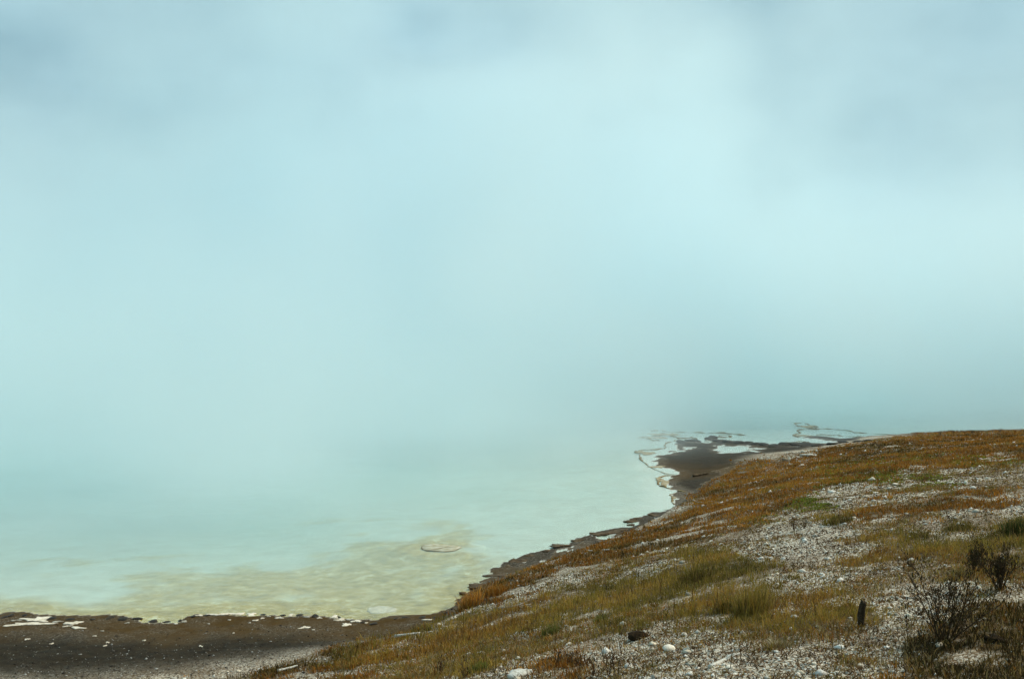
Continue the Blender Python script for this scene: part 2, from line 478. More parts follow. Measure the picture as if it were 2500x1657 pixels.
M_GROUND = mat_ground()
M_WATER = mat_water()
M_GRASS = mat_attr('grass_blade', .8, .15, .4, 9, .3)
M_GRAVEL = mat_attr('gravel_chip', .9, .2, .35, 70)
M_WHITE = mat_rock('white_sinter', (.36, .29, .2), (.66, .60, .49), (.80, .75, .65), .9, 9)
M_PALE = mat_rock('pale_sinter', (.16, .13, .09), (.38, .36, .3), (.55, .55, .5), .85, 9)
M_DARK = mat_rock('dark_shelf_rock', (.02, .013, .006), (.075, .05, .026), (.16, .115, .068), .75, 5)
M_BLACK = mat_rock('wet_black_rock', (.008, .006, .004), (.022, .016, .01), (.05, .036, .02), .6, 5)
M_RIM = mat_rock('crust_rim', (.09, .06, .022), (.21, .155, .07), (.36, .3, .18), .8, 3)
M_CRUST = mat_rock('stained_crust', (.15, .11, .05), (.32, .27, .17), (.5, .48, .38), .8, 6)
M_ISLET = mat_rock('pale_islet_crust', (.22, .19, .11), (.40, .39, .29), (.52, .53, .45), .8, 5)
M_WOOD = mat_rock('weathered_wood', (.10, .075, .05), (.26, .22, .17), (.42, .39, .33), .85, 20)
M_BLEACH = mat_rock('bleached_wood', (.3, .27, .21), (.55, .54, .48), (.68, .69, .65), .85, 20)
M_STAKE = mat_rock('dark_stake_wood', (.012, .008, .004), (.04, .027, .014), (.09, .065, .04), .85, 25)
M_CLOD = mat_rock('dark_clod', (.006, .004, .002), (.022, .013, .005), (.05, .03, .012), .95, 30, 1.0)
M_TWIG = mat_rock('twig_bark', (.02, .012, .006), (.055, .034, .017), (.11, .072, .04), .85, 40)

# ------------------------------------------------------------------ ground
def build_ground():
    fine = np.radians(np.arange(-33, 33.001, .12))
    rest = np.radians(np.arange(36, 327, 3.0))
    az = np.concatenate([fine, rest])
    rr = np.concatenate([np.geomspace(.6, 6.5, 14)[:-1], np.geomspace(6.5, 72, 520)[:-1], np.geomspace(72, 9000, 70)])
    A, R = np.meshgrid(az, rr)
    x, y = np.sin(A) * R, np.cos(A) * R
    x, y = x.ravel(), y.ravel()
    z, d, h = ground_z(x, y, True)
    m = zone_masks(x, y, z)
    n, k = len(az), len(rr)
    i = np.arange(k - 1)[:, None] * n; j = np.arange(n)[None, :]
    q = np.stack([i + j, i + (j + 1) % n, i + n + (j + 1) % n, i + n + j], -1).reshape(-1, 4)
    V = np.stack([x, y, z], 1)
    V = np.vstack([V, [[0, 0, ground_z(np.array([0.]), np.array([0.]))[0]]]])
    c = np.arange(n)
    tri = np.stack([np.full(n, len(V) - 1), c, (c + 1) % n][::1], 1)[:, ::-1]
    me = mesh_np('ground', V, [q, tri], True)
    rr_ = np.sqrt(x * x + y * y)
    ap = lambda a, e=0.0: np.append(a, e)
    u, v = project(x, y, z)
    veg = np.clip(m['rust'] + m['olive'] + .5 * m['dry'] + m['moss'], 0, 1) * (.25 + .75 * sstep(-.55, .0, fbm(x, y, 1.0, 5, 203, .65)))
    veg = np.maximum(veg, (rr_ > 85) * 1.0)
    shorewet = sstep(.24, .1, h) * (d > 0) * (x < 0.5 + .0 * y) + 0.0
    low = sstep(.42, .2, np.where(d > 0, np.minimum(h, z + .05), 9)) * (1 - veg)
    edge = sstep(1.5, .8, d + fbm(x, y, .9, 3, 71) * .3) * (u > 1090) * (d > 0)
    wet = np.clip(np.maximum(low, edge * (1 - .6 * veg)), 0, 1)
    spit = (y > 33) & (u < 2100)
    soak = np.where(d > 0, sstep(1.0, 2.2, d) * sstep(5.2, 3.0, d + fbm(x, y, .35, 3, 90) * 1.1), 0)
    soak = np.where(spit, sstep(.2, .6, d) * sstep(6, 3.5, d) * .9, soak)
    soak = np.clip(soak, 0, 1)
    soak = np.maximum(soak, .55 * edge * (1 - spit))
    brown = sstep(0.0, .12, d) * sstep(2.4, 1.0, d + fbm(x, y, .5, 3, 92) * .5) * (u < 1090) * (d > 0) + .7 * (spit & (d > 0) & (veg < .5)) * sstep(.1, .9, fbm(x, y, .22, 4, 93) + .4)
    white = (d > 0) * (1 - .6 * sstep(-.05, .6, fbm(x, y, .7, 4, 66))) 
    under = (d <= 0).astype(float)
    white = np.where(d <= 0, sstep(1.6, .2, -d) * (spit | (y > 33)), white)
    # yellow mats grow in the shallows along the near shore
    f = fbm(x, y, .26, 5, 41, .6)
    matm = .9 * sstep(.0, .55, f * .95 + .76 - np.abs(u - 860) / 800 - np.clip(-d - 4, 0, None) / 5.5 - np.clip(u - 1080, 0, None) / 200)
    matm = np.maximum(matm, sstep(1.7, .5, -d + .6 * f) * sstep(1300, 1120, u + 60 * f))
    for nm, a in (('veg', veg), ('white', white), ('wet', wet), ('soak', soak), ('brown', brown), ('under', under), ('mat', np.clip(matm, 0, 1))):
        set_attr(me, nm, ap(a))
    o = link('ground', me, M_GROUND, kind='structure', label='gravelly slope and dark beach running down into the pale bed of the hot pool', category='ground')
    return o
build_ground()

# ------------------------------------------------------------------ water
def build_water():
    az = np.radians(np.arange(-75, 60.01, .35))
    rr = np.concatenate([np.geomspace(15, 80, 260)[:-1], np.geomspace(80, 380, 30)])
    A, R = np.meshgrid(az, rr)
    x, y = np.sin(A) * R, np.cos(A) * R
    x, y = x.ravel(), y.ravel()
    zb = ground_z(x, y)
    n, k = len(az), len(rr)
    i = np.arange(k - 1)[:, None] * n; j = np.arange(n - 1)[None, :]
    q = np.stack([i + j, i + n + j, i + n + j + 1, i + j + 1], -1).reshape(-1, 4)[:, ::-1]
    keep = (zb[q] < .25).any(1)
    q = q[keep]
    me = mesh_np('water', np.stack([x, y, np.full_like(x, 0.0)], 1), [q], True)
    dep = np.clip(-zb, 0, None)
    set_attr(me, 'milk', .05 + .85 * (1 - np.exp(-dep * .95)))
    link('water', me, M_WATER, kind='structure', label='milky turquoise hot spring water fading into the steam', category='water')
build_water()

# ------------------------------------------------------------------ finding spots on the slope
_T = np.geomspace(6.5, 75, 700)
def place(u, v):
    """the point of the ground seen at that place of the picture"""
    a, b, c = ray_dir(u, v)
    x, y, z = a * _T, b * _T, CAM_H + c * _T
    g = np.maximum(ground_z(x, y), 0.0)
    k = int(np.argmax(z < g)) if (z < g).any() else len(_T) - 1
    k = max(k, 1)
    f0, f1 = z[k - 1] - g[k - 1], g[k] - z[k]
    w = f0 / (f0 + f1 + 1e-9)
    t = _T[k - 1] + (_T[k] - _T[k - 1]) * w
    return float(a * t), float(b * t), float(CAM_H + c * t)
def gz(x, y):
    return float(ground_z(np.array([x]), np.array([y]))[0])
def px2m(px, y):
    return px * y / F_PX
def noise3(V, s, seed):
    return (fbm(V[:, 0] * s + V[:, 2] * s * .7, V[:, 1] * s - V[:, 2] * s * .6, 1.0, 3, seed))

ORD = 'first second third fourth fifth sixth seventh eighth ninth tenth eleventh twelfth thirteenth fourteenth fifteenth sixteenth seventeenth eighteenth nineteenth twentieth'.split()
ORD += ['twenty-' + w for w in ORD[:9]] + ['thirtieth'] + ['thirty-' + w for w in ORD[:9]]
# ------------------------------------------------------------------ stones
def ico(sub):
    import bmesh
    bm = bmesh.new()
    bmesh.ops.create_icosphere(bm, subdivisions=sub, radius=1.0)
    V = np.array([v.co[:] for v in bm.verts]); Fc = np.array([[v.index for v in f.verts] for f in bm.faces])
    bm.free()
    return V, Fc
def stone_mesh(name, sub, seed, mat, sharp=10):
    V, Fc = ico(sub)
    r = np.random.default_rng(seed)
    V = V * (1 + .22 * noise3(V + seed, 1.3, seed))[:, None]
    for k in range(sharp):                                # flat broken faces
        n = r.normal(size=3); n[2] = abs(n[2]) * .8; n /= np.linalg.norm(n)
        lim = r.uniform(.38, .75)
        dd = V @ n
        V = V - np.outer(np.clip(dd - lim, 0, None), n)
    V = V * (1 + .035 * noise3(V * 3 + seed, 2.5, seed + 3))[:, None]
    V /= np.abs(V).max(0)
    me = mesh_np(name, V, [Fc], False)
    me.materials.append(mat)
    return me
STONES = [stone_mesh('sinter_stone', 2, 100 + k, M_WHITE) for k in range(6)]
STONES_PALE = [stone_mesh('sinter_stone', 2, 130 + k, M_PALE) for k in range(3)]
def put_stone(name, pool, k, x, y, w, d, h, label, cat, group=None, sink=.3, tilt=.15):
    o = link(name, pool[k % len(pool)], label=label, category=cat)
    o.scale = (w / 2, d / 2, h / 2)
    o.rotation_euler = (random.uniform(-tilt, tilt), random.uniform(-tilt, tilt), random.uniform(-.5, .5) + (math.pi if k % 2 else 0))
    o.location = (x, y, gz(x, y) + h * (.5 - sink))
    if group: o['group'] = group
    return o
named_stones = [
    (1521, 1527, 33, 17, 'angular white sinter block just beyond the dark clod'),
    (1638, 1588, 42, 20, 'largest white sinter stone on the near gravel, left of a rounder one'),
    (1679, 1588, 23, 18, 'rounded white stone right beside the largest near stone'),
    (1719, 1606, 17, 14, 'white stone lying just left of the bleached stick'),
    (1673, 1550, 19, 13, 'white stone on the gravel above the largest near stone'),
    (1391, 1573, 26, 8, 'thin flat white stone at the lower edge of the middle grass strip'),
    (1264, 1608, 22, 10, 'narrow white stone low on the gravel above the bottom frame slab'),
    (1232, 1590, 14, 9, 'small white stone left of the narrow white stone below the grass strip'),
    (1682, 1452, 22, 12, 'white stone lying in the olive grass at the end of a short stick'),
    (2294, 1575, 25, 14, 'grey-white stone at the foot of the large twiggy shrub'),
    (1989, 1620, 17, 10, 'white stone on the bottom gravel below the wooden stake'),
    (2045, 1634, 14, 12, 'white stone at the bottom right of the stake, beside a smaller one'),
    (2389, 1436, 22, 11, 'white stone half hidden behind the twigs of the large shrub'),
    (2359, 1181, 12, 14, 'upright pale stone standing on the far slope at the right'),
    (2321, 1180, 20, 9, 'low pale stone left of the upright one on the far slope'),
    (1958, 1137, 15, 8, 'pale boulder on the far slope where moss meets rust grass'),
    (2189, 1182, 27, 6, 'long low pale stone on the far gravel below the moss'),
    (1146, 1596, 16, 8, 'left white stone of the pair lying in the lower dry grass'),
    (1176, 1594, 26, 8, 'right, longer white stone of the pair lying in the lower dry grass'),
]
for k, (u, v, w, h, lab) in enumerate(named_stones):
    x, y, z = place(u, v)
    W, H = px2m(w, y), px2m(h, y)
    put_stone('sinter_stone', STONES if h != 12 else STONES_PALE, k, x, y, W, W * random.uniform(.6, .8), H * 1.25, lab, 'stone')

def scatter(n, r0=7.2, r1=60, a=31.5, pw=1.0):
    t = np.radians(rng.uniform(-a, a, n))
    r = r0 + (r1 - r0) * rng.uniform(0, 1, n) ** pw
    x, y = np.sin(t) * r, np.cos(t) * r
    z, d, h = ground_z(x, y, True)
    return x, y, z, d, h, r

# loose stones large enough to pick out
x, y, z, d, h, r = scatter(9000, 7.6, 30, 29, 1.3)
m = zone_masks(x, y, z)
u_, v_ = project(x, y, z)
okk = (d > .5) & (h > .9) & (m['rust'] + m['olive'] + m['moss'] + m['dry'] < .5) & (u_ > 900) & (u_ < 2500) & (v_ < 1655) & (fbm(x, y, .6, 3, 5) + rng.uniform(-.6, .6, len(x)) > .05)
idx = np.nonzero(okk)[0][:230]
for k, i in enumerate(idx):
    w = float(np.clip(.040 * math.exp(random.gauss(0, .5)), .022, .11)) * (.75 + float(r[i]) / 30)
    put_stone('sinter_stone', STONES if random.random() < .75 else STONES_PALE, k, float(x[i]), float(y[i]), w, w * random.uniform(.5, .95), w * random.uniform(.25, .45),
              'small pale sinter stone lying loose on the white gravel', 'stone', 'loose small stones on the gravel')

# ------------------------------------------------------------------ flat slabs
def slab_mesh(name, seed, mat, rings=14, rag=.28, lens=1.0):
    r = np.random.default_rng(seed)
    rings = 26
    a = np.sort((np.arange(rings) + r.uniform(-.3, .3, rings)) / rings * 2 * np.pi)
    rad = 1 + rag * r.uniform(-1, 1, rings) * .7 + rag * .8 * np.sin(a * 2 + r.uniform(0, 6)) * r.uniform(.3, 1) + rag * .6 * np.sin(a * 3 + r.uniform(0, 6))
    ex, ey = np.cos(a) * rad, np.sin(a) * rad
    lay = []
    for s, zz, jit in ((.93, -1, .03), (1.0, -.1, .03), (.95, .75, .04), (.62, .95, .12)):
        q = s + r.uniform(-jit, jit, rings)
        lay.append(np.stack([ex * q, ey * q, zz + r.uniform(-.15, .15, rings) * (zz > 0)], 1))
    V = np.vstack(lay + [[[0, 0, 1.0]], [[0, 0, -1]]])
    n = rings; i = np.arange(n); j = (i + 1) % n
    Q = np.vstack([np.stack([k * n + i, k * n + j, (k + 1) * n + j, (k + 1) * n + i], 1) for k in range(3)])
    T = np.vstack([np.stack([3 * n + i, 3 * n + j, np.full(n, 4 * n)], 1), np.stack([j, i, np.full(n, 4 * n + 1)], 1)])
    me = mesh_np(name, V, [Q, T], False)
    me.materials.append(mat)
    return me
def put_slab(name, mat, seed, u, v, w, vh, thick, label, cat, group=None, z=None, rz=0.0, tilt=.03, rag=.28):
    """w: width in picture pixels, vh: depth seen in picture pixels"""
    x, y, zz = place(u, v)
    s = (v - 800) / F_PX
    W, D = px2m(w, y), px2m(vh, y) / max(s, .05)
    o = link(name, slab_mesh(name, seed, mat, 16, rag), label=label, category=cat)
    o.scale = (W / 2, D / 2, thick / 2)
    o.location = (x, y, (max(zz, gz(x, y)) + thick * .25) if z is None else z)
    o.rotation_euler = (random.uniform(-tilt, tilt), random.uniform(-tilt, tilt), rz)
    if group: o['group'] = group
    return o
beach_slabs = [
    (62, 1524, 128, 7, 'longest white sinter slab, a thin strip along the dark beach at the left edge'),
    (92, 1512, 80, 11, 'broad white sinter slab at the water line behind the longest strip'),
    (178, 1521, 32, 9, 'white slab right of the broad one at the left end of the beach'),
    (192, 1533, 34, 5, 'low white slab on dark gravel, nearer than the other left beach slabs'),
    (533, 1500, 52, 5, 'thin white slab on the crest of the beach rim, left of a thicker one'),
    (576, 1499, 42, 7, 'thicker white slab in the middle of the beach rim crest'),
    (612, 1500, 26, 6, 'white slab at the right end of the row on the beach rim crest'),
    (846, 1525, 27, 6, 'white slab on brown beach below the notch cluster of slabs'),
    (743, 1532, 26, 6, 'lone white slab out on the brown beach, nearest to the dark gravel'),
    (869, 1516, 22, 7, 'white slab beside black crust at the small notch in the shore'),
    (831, 1513, 24, 6, 'white slab in the notch cluster, left of the black crust'),
    (817, 1506, 20, 7, 'upper left white slab of the notch cluster at the water'),
    (1073, 1524, 12, 5, 'white slab on grey beach where the grassy bank begins'),
    (1047, 1513, 20, 4, 'thin white slab at the right end of the beach by dark crust'),
]
for k, (u, v, w, vh, lab) in enumerate(beach_slabs):
    put_slab('sinter_slab', M_WHITE, 300 + k, u, v, w * .9, vh * .8, .025, lab, 'slab', rz=random.uniform(-.15, .15), rag=.55)
for k, (u, v, w, vh) in enumerate(sorted([(680, 1508, 18, 4), (751, 1505, 22, 4), (712, 1501, 20, 5), (625, 1514, 12, 4), (485, 1502, 18, 5), (311, 1520, 12, 3), (509, 1522, 9, 3), (450, 1517, 16, 4),
                                  (140, 1517, 22, 4), (165, 1528, 18, 3), (40, 1514, 22, 4), (655, 1504, 10, 3), (780, 1508, 12, 3), (852, 1512, 14, 4), (893, 1520, 12, 3), (640, 1509, 9, 3), (560, 1513, 7, 2), (430, 1522, 9, 3),
                                  (765, 1537, 6, 2), (610, 1520, 6, 2), (570, 1545, 5, 2), (250, 1540, 9, 3), (232, 1552, 8, 3), (262, 1568, 9, 4), (66, 1560, 10, 4), (126, 1571, 9, 4), (256, 1576, 8, 4), (352, 1563, 8, 3), (490, 1577, 8, 4)])):
    put_slab('sinter_chip', M_WHITE if k % 3 else M_PALE, 340 + k, u, v, w * .8, vh * .7, .018, ORD[k] + ' from the left of the small white sinter chips on the beach', 'chip', 'small white chips on the beach', rz=random.uniform(-.5, .5), rag=.6)
put_slab('sinter_slab', M_BLEACH, 380, 1268, 1651, 66, 13, .09, 'long bleached slab cut by the bottom frame edge on the slope', 'slab', rz=.35, tilt=.08)
put_slab('sinter_slab', M_PALE, 381, 1976, 1112, 36, 4, .10, 'pale flat ledge on the far shore between bare mud and rust grass', 'slab', rz=.1)
sub = put_slab('submerged_slab', M_WHITE, 382, 932, 1485, 78, 17, .05, 'pale yellow slab lying just under the shallow water by the beach', 'slab', z=-.035, rz=0.05, tilt=0, rag=.16)

# dark shelf plates along the curved bank
bank_uv = [(1128, 1462), (1150, 1436), (1185, 1424), (1212, 1408), (1232, 1386), (1246, 1374), (1278, 1364), (1308, 1349), (1345, 1338), (1385, 1324), (1440, 1309), (1482, 1300), (1535, 1288), (1550, 1275), (1545, 1266), (1582, 1261), (1622, 1250), (1645, 1236)]
k = 0
for (ua, va), (ub, vb) in zip(bank_uv[:-1], bank_uv[1:]):
    for t in (.45,):
        u, v = ua + (ub - ua) * t + random.uniform(-5, 8), va + (vb - va) * t + random.uniform(0, 5)
        x, y, zz = place(u, v)
        o = link('shelf_plate', slab_mesh('shelf_plate', 400 + k, M_DARK, 16, .42), label=ORD[k] + ' thin dark shelf plate along the curved bank, counted from the beach', category='rock plate', group='dark shelf plates along the bank')
        w = random.uniform(.16, .45)
        o.scale = (w / 2 * 1.3, w / 2 * random.uniform(.8, 1.5), random.uniform(.012, .03))
        o.location = (x + .03, y + .1, .008 + random.uniform(0, .03))
        o.rotation_euler = (random.uniform(-.1, .1), random.uniform(-.1, .1), random.uniform(0, 6.2))
        k += 1

# black lumps on the spit's far rim and along the beach crest
LUMP = [stone_mesh('black_lump', 2, 500 + k, M_BLACK, 5) for k in range(5)]
for k, (u, v, w, h) in enumerate([(1664, 1080, 26, 10), (1688, 1076, 30, 10), (1703, 1078, 16, 7), (1728, 1072, 14, 11), (1740, 1069, 22, 12), (1753, 1077, 24, 9), (1776, 1079, 26, 9), (1800, 1080, 26, 9), (1824, 1082, 24, 8),
                                  (1842, 1084, 22, 9), (1866, 1086, 28, 10), (1890, 1089, 26, 8), (1914, 1085, 26, 9), (1940, 1085, 30, 9), (1970, 1086, 34, 9), (2000, 1088, 34, 8), (2030, 1084, 30, 8), (2062, 1080, 28, 8), (2095, 1078, 26, 8), (2118, 1076, 20, 8)]):
    x, y, zz = place(u, v)
    put_stone('black_lump', LUMP, k, x, y, px2m(w * 1.25, y), px2m(w, y) * 1.3, px2m(h, y) * 1.0, ORD[k] + ' black rock lump from the left in the row behind the spit', 'rock', 'black lumps along the spit rim', .35)
for k, (u, v, w, h) in enumerate(sorted([(28, 1501, 30, 11), (10, 1506, 26, 8), (60, 1500, 26, 6), (130, 1507, 34, 6), (172, 1510, 26, 7), (228, 1510, 26, 5), (268, 1507, 34, 6), (300, 1509, 34, 7), (336, 1508, 30, 6), (372, 1516, 34, 6), (405, 1517, 30, 5),
                                  (440, 1514, 20, 7), (470, 1503, 24, 5), (505, 1501, 24, 4), (640, 1499, 22, 4), (690, 1500, 26, 5), (730, 1500, 30, 6), (770, 1502, 26, 5), (825, 1506, 26, 5), (862, 1514, 20, 5), (885, 1519, 26, 6), (912, 1521, 30, 7), (965, 1508, 22, 5), (990, 1505, 24, 6), (1030, 1506, 26, 5), (1062, 1506, 24, 5), (1090, 1495, 20, 7), (1105, 1485, 18, 8)])):
    x, y, zz = place(u, v + 1)
    put_stone('crust_lump', LUMP, k, x, y, px2m(w * .8, y) * random.uniform(.6, 1.2), px2m(w, y) * random.uniform(.6, 1.2), px2m(h, y) * random.uniform(.6, 1.0), ORD[k] + ' dark crust lump from the left along the ragged beach edge', 'crust', 'dark crust lumps on the beach edge', .4)

# ------------------------------------------------------------------ tubes: rims, sticks
def tube(pts, rad, seg=7, flat=1.0, wob=.15, seed=0, sub=4):
    r = np.random.default_rng(seed)
    P = np.array(pts, float); R = np.array(rad, float) if np.ndim(rad) else np.full(len(P), rad, float)
    t = np.linspace(0, len(P) - 1, (len(P) - 1) * sub + 1)
    Q = np.stack([np.interp(t, np.arange(len(P)), P[:, c]) for c in range(3)], 1); Rr = np.interp(t, np.arange(len(P)), R)
    for _ in range(2):
        Q[1:-1] = (Q[:-2] + 2 * Q[1:-1] + Q[2:]) / 4
    D = np.gradient(Q, axis=0); D /= np.linalg.norm(D, axis=1)[:, None] + 1e-9
    up = np.array([0, 0, 1.0]) if abs(D[:, 2]).mean() < .8 else np.array([1.0, 0, 0])
    S = np.cross(D, up); S /= np.linalg.norm(S, axis=1)[:, None] + 1e-9
    U = np.cross(S, D)
    a = np.arange(seg) / seg * 2 * np.pi
    rr = Rr[:, None] * (1 + wob * r.uniform(-1, 1, (len(Q), seg)))
    V = Q[:, None] + rr[..., None] * (np.cos(a)[None, :, None] * S[:, None] + np.sin(a)[None, :, None] * flat * U[:, None])
    n = len(Q); i = np.arange(n - 1)[:, None] * seg; j = np.arange(seg)[None, :]
    F4 = np.stack([i + j, i + seg + j, i + seg + (j + 1) % seg, i + (j + 1) % seg], -1).reshape(-1, 4)
    V = V.reshape(-1, 3)
    V = np.vstack([V, Q[:1], Q[-1:]])
    j = np.arange(seg)
    T = np.vstack([np.stack([np.full(seg, n * seg), j, (j + 1) % seg], 1), np.stack([np.full(seg, n * seg + 1), (n - 1) * seg + (j + 1) % seg, (n - 1) * seg + j], 1)])
    return V, F4, T
rims = [
    ([(1592, 1052), (1603, 1050), (1622, 1051), (1646, 1055), (1690, 1055), (1732, 1057), (1765, 1056), (1790, 1059), (1821, 1062)], 1, 'long brown crust rim, farthest line off the tip of the dark spit'),
    ([(1565, 1066), (1599, 1063), (1635, 1061), (1645, 1065), (1655, 1070), (1675, 1069), (1692, 1067), (1700, 1072)], 1, 'brown crust rim bending in to the spit below the farthest one'),
    ([(1609, 1057), (1620, 1059), (1636, 1061), (1642, 1057)], .9, 'short crust rim joining two brown rims off the spit'),
    ([(1566, 1067), (1585, 1071), (1598, 1075), (1612, 1074)], .8, 'short crust rim curling low at the left end of the rims'),
    ([(1650, 1074), (1632, 1079), (1622, 1087), (1628, 1092), (1600, 1097), (1578, 1098), (1553, 1099), (1551, 1104), (1562, 1113), (1561, 1119), (1572, 1130), (1590, 1141), (1627, 1155), (1656, 1159)], .9, 'pale crust rim outlining the white shallows at the left point of the spit'),
    ([(1650, 1160), (1622, 1161), (1606, 1168), (1614, 1171), (1604, 1177), (1606, 1184), (1627, 1190), (1648, 1196), (1666, 1202)], .8, 'pale toothed crust rim below the point of the spit'),
    ([(1650, 1203), (1636, 1208), (1643, 1214), (1640, 1222), (1642, 1231)], .7, 'small crust rim around the lowest white shallow'),
    ([(1750, 1066), (1770, 1068), (1788, 1065), (1775, 1062), (1756, 1063)], .7, 'small hooked crust rim behind the black lumps'),
    ([(1975, 1044), (1995, 1042), (1975, 1036), (1950, 1032), (1938, 1034), (1945, 1039), (1965, 1043), (1995, 1046)], .9, 'looped crust rim at the tip of the far second spit'),
    ([(1990, 1046), (2020, 1047), (2045, 1048), (2080, 1053), (2100, 1057), (2170, 1060), (2240, 1068)], .9, 'long straight crust rim running along the second spit'),
    ([(1995, 1047), (1960, 1048), (1944, 1051), (1956, 1056), (1936, 1062), (1950, 1067), (1966, 1068)], .8, 'zigzag crust rim at the near side of the second spit tip'),
    ([(1990, 1061), (2030, 1062), (2060, 1064), (2100, 1067), (2150, 1071)], .7, 'thin crust rim between the second spit and its long rim'),
    ([(1912, 1080), (1935, 1078), (1960, 1078), (1975, 1079)], .9, 'short crust rim hugging the black lumps right of the spit'),
]
for k, (pts, s, lab) in enumerate(rims):
    P = []
    dense = []
    for (a, b) in zip(pts[:-1], pts[1:]):
        for t in (0, .33, .67):
            dense.append((a[0] + (b[0] - a[0]) * t, a[1] + (b[1] - a[1]) * t))
    dense.append(pts[-1])
    r_ = np.random.default_rng(600 + k)
    for (u, v) in dense:
        x, y = at_z(u + r_.normal(0, 2.2), v + r_.normal(0, .45), 0)
        P.append((x, y, r_.normal(.0, .018)))
    rad = .048 * s * (1 + .65 * r_.uniform(-1, 1, len(P)))
    V, F4, T = tube(P, rad, 7, .55, .25, 600 + k, 3)
    link('crust_bar', mesh_np('crust_bar', V, [F4, T], True), M_RIM, label=lab, category='crust')
for k, (u, v, w, vh, lab) in enumerate([(1578, 1105, 44, 7, 'pale stained crust plate at the left point of the spit'), (1622, 1176, 34, 12, 'pale ragged crust plate below the point of the spit'), (1655, 1211, 30, 7, 'pale crust plate by the lowest white shallow under the spit'),
        (1606, 1139, 34, 5, 'thin crust plate along the slanting left edge of the spit'), (1625, 1060, 60, 4, 'brown crust plate among the farthest rims off the spit'), (1970, 1041, 46, 4, 'faint crust plate inside the looped rim of the far second spit'),
        (1960, 1063, 40, 4, 'brown crust plate at the near tip of the second spit'), (1600, 1068, 50, 3, 'low crust plate at the left end of the brown rims')]):
    put_slab('crust_plate', M_CRUST, 640 + k, u, v, w, vh, .03, lab, 'crust plate', z=.0, tilt=.012, rag=.5)
# islet
isl_uv = [(1029, 1335), (1034, 1329), (1062, 1327.5), (1088, 1329.5), (1127, 1334), (1122, 1338), (1109, 1344), (1088, 1346), (1067, 1345), (1044, 1344), (1031, 1340)]
root = bpy.data.objects.new('crust_islet', None); col.objects.link(root)
ix, iy = at_z(1075, 1337)
root.location = (ix, iy, 0); root['label'] = 'small pale crust islet with brown rim alone in the turquoise water'; root['category'] = 'islet'
P = [(at_z(u, v)[0] - ix, at_z(u, v)[1] - iy, 0.0) for u, v in isl_uv]
V, F4, T = tube(P + [P[0]], .010, 7, .7, .6, 61, 6)
link('rim', mesh_np('rim', V, [F4, T], True), M_RIM, root)
n = len(P); A3 = np.array(P)
V = np.vstack([A3 * [1.01, 1.01, 0] + [0, 0, -.006], A3 * [.98, .98, 0] + [0, 0, .008], A3 * [.5, .5, 0] + [0, 0, .006], [[.05, 0, .009]]])
i = np.arange(n); j = (i + 1) % n
Q = np.vstack([np.stack([a * n + j, a * n + i, (a + 1) * n + i, (a + 1) * n + j], 1) for a in range(2)])
link('crust_plate', mesh_np('crust_plate', V, [Q, np.stack([2 * n + j, 2 * n + i, np.full(n, 3 * n)], 1)], True), M_ISLET, root)
V, F4, T = tube([(P[9][0], P[9][1], .01), (P[9][0] * .3 + .1, P[9][1] * .3, .015), (P[3][0] * .6 + .1, P[3][1] * .2, .015), (P[4][0] * .85, P[4][1] * .85, .006)], .006, 6, .7, .4, 62)
link('ridge', mesh_np('ridge', V, [F4, T], True), M_RIM, root)

sticks = [
    ([(965, 1556), (995, 1552), (1026, 1547)], .030, M_BLEACH, 'straight pale stick on the grey beach below the grassy bank'),
    ([(678, 1640), (702, 1634), (726, 1627)], .026, M_BLEACH, 'pale stick on the gravel near the bottom left end of the grass'),
    ([(1203, 1487), (1235, 1485), (1259, 1482), (1289, 1468), (1311, 1461)], .020, M_WOOD, 'long crooked branch lying in front of the orange tuft on the bank'),
    ([(1733, 1631), (1771, 1614), (1788, 1603), (1806, 1599)], .022, M_BLEACH, 'bleached forked stick on the white gravel at bottom centre right'),
    ([(1432, 1345), (1447, 1346)], .022, M_BLEACH, 'left of two short pale sticks on the rust grass above the bank'),
    ([(1472, 1345), (1487, 1343)], .024, M_BLEACH, 'right of two short pale sticks on the rust grass above the bank'),
    ([(1692, 1222), (1700, 1228), (1718, 1228)], .03, M_WOOD, 'curved stick at the shore below the spit'),
    ([(1692, 1164), (1710, 1161), (1729, 1158)], .06, M_DARK, 'dark driftwood log lying on the wet mud of the spit'),
    ([(1650, 1451), (1664, 1447), (1677, 1443)], .014, M_BLEACH, 'short white stick in the olive grass pointing at a white stone'),
    ([(2205, 1458), (2230, 1462), (2252, 1461)], .012, M_WOOD, 'thin brown stick on the gravel left of the large shrub'),
    ([(2088, 1630), (2096, 1640), (2100, 1652)], .007, M_WOOD, 'thin curved stem lying at the bottom below the stake'),
]
for k, (pts, rad, mt, lab) in enumerate(sticks):
    P = []
    for u, v in pts:
        x, y, z = place(u, v); P.append((x, y, gz(x, y) + rad * .9))
    m_ = np.linspace(1, .5, len(P))
    V, F4, T = tube(P, rad * m_, 7, 1.0, .18, 700 + k)
    if 'forked' in lab:
        b = np.array(P[1]); e = b + np.array([.10, .03, .05])
        V2, F2, T2 = tube([b, (b + e) / 2 + [0, .01, .01], e], [rad * .6, rad * .5, rad * .3], 6, 1, .15, 799)
        F2 = F2 + len(V); T2 = T2 + len(V); V = np.vstack([V, V2]); F4 = np.vstack([F4, F2]); T = np.vstack([T, T2])
    link('stick', mesh_np('stick', V, [F4, T], True), mt, label=lab, category='stick' if 'log' not in lab else 'log')

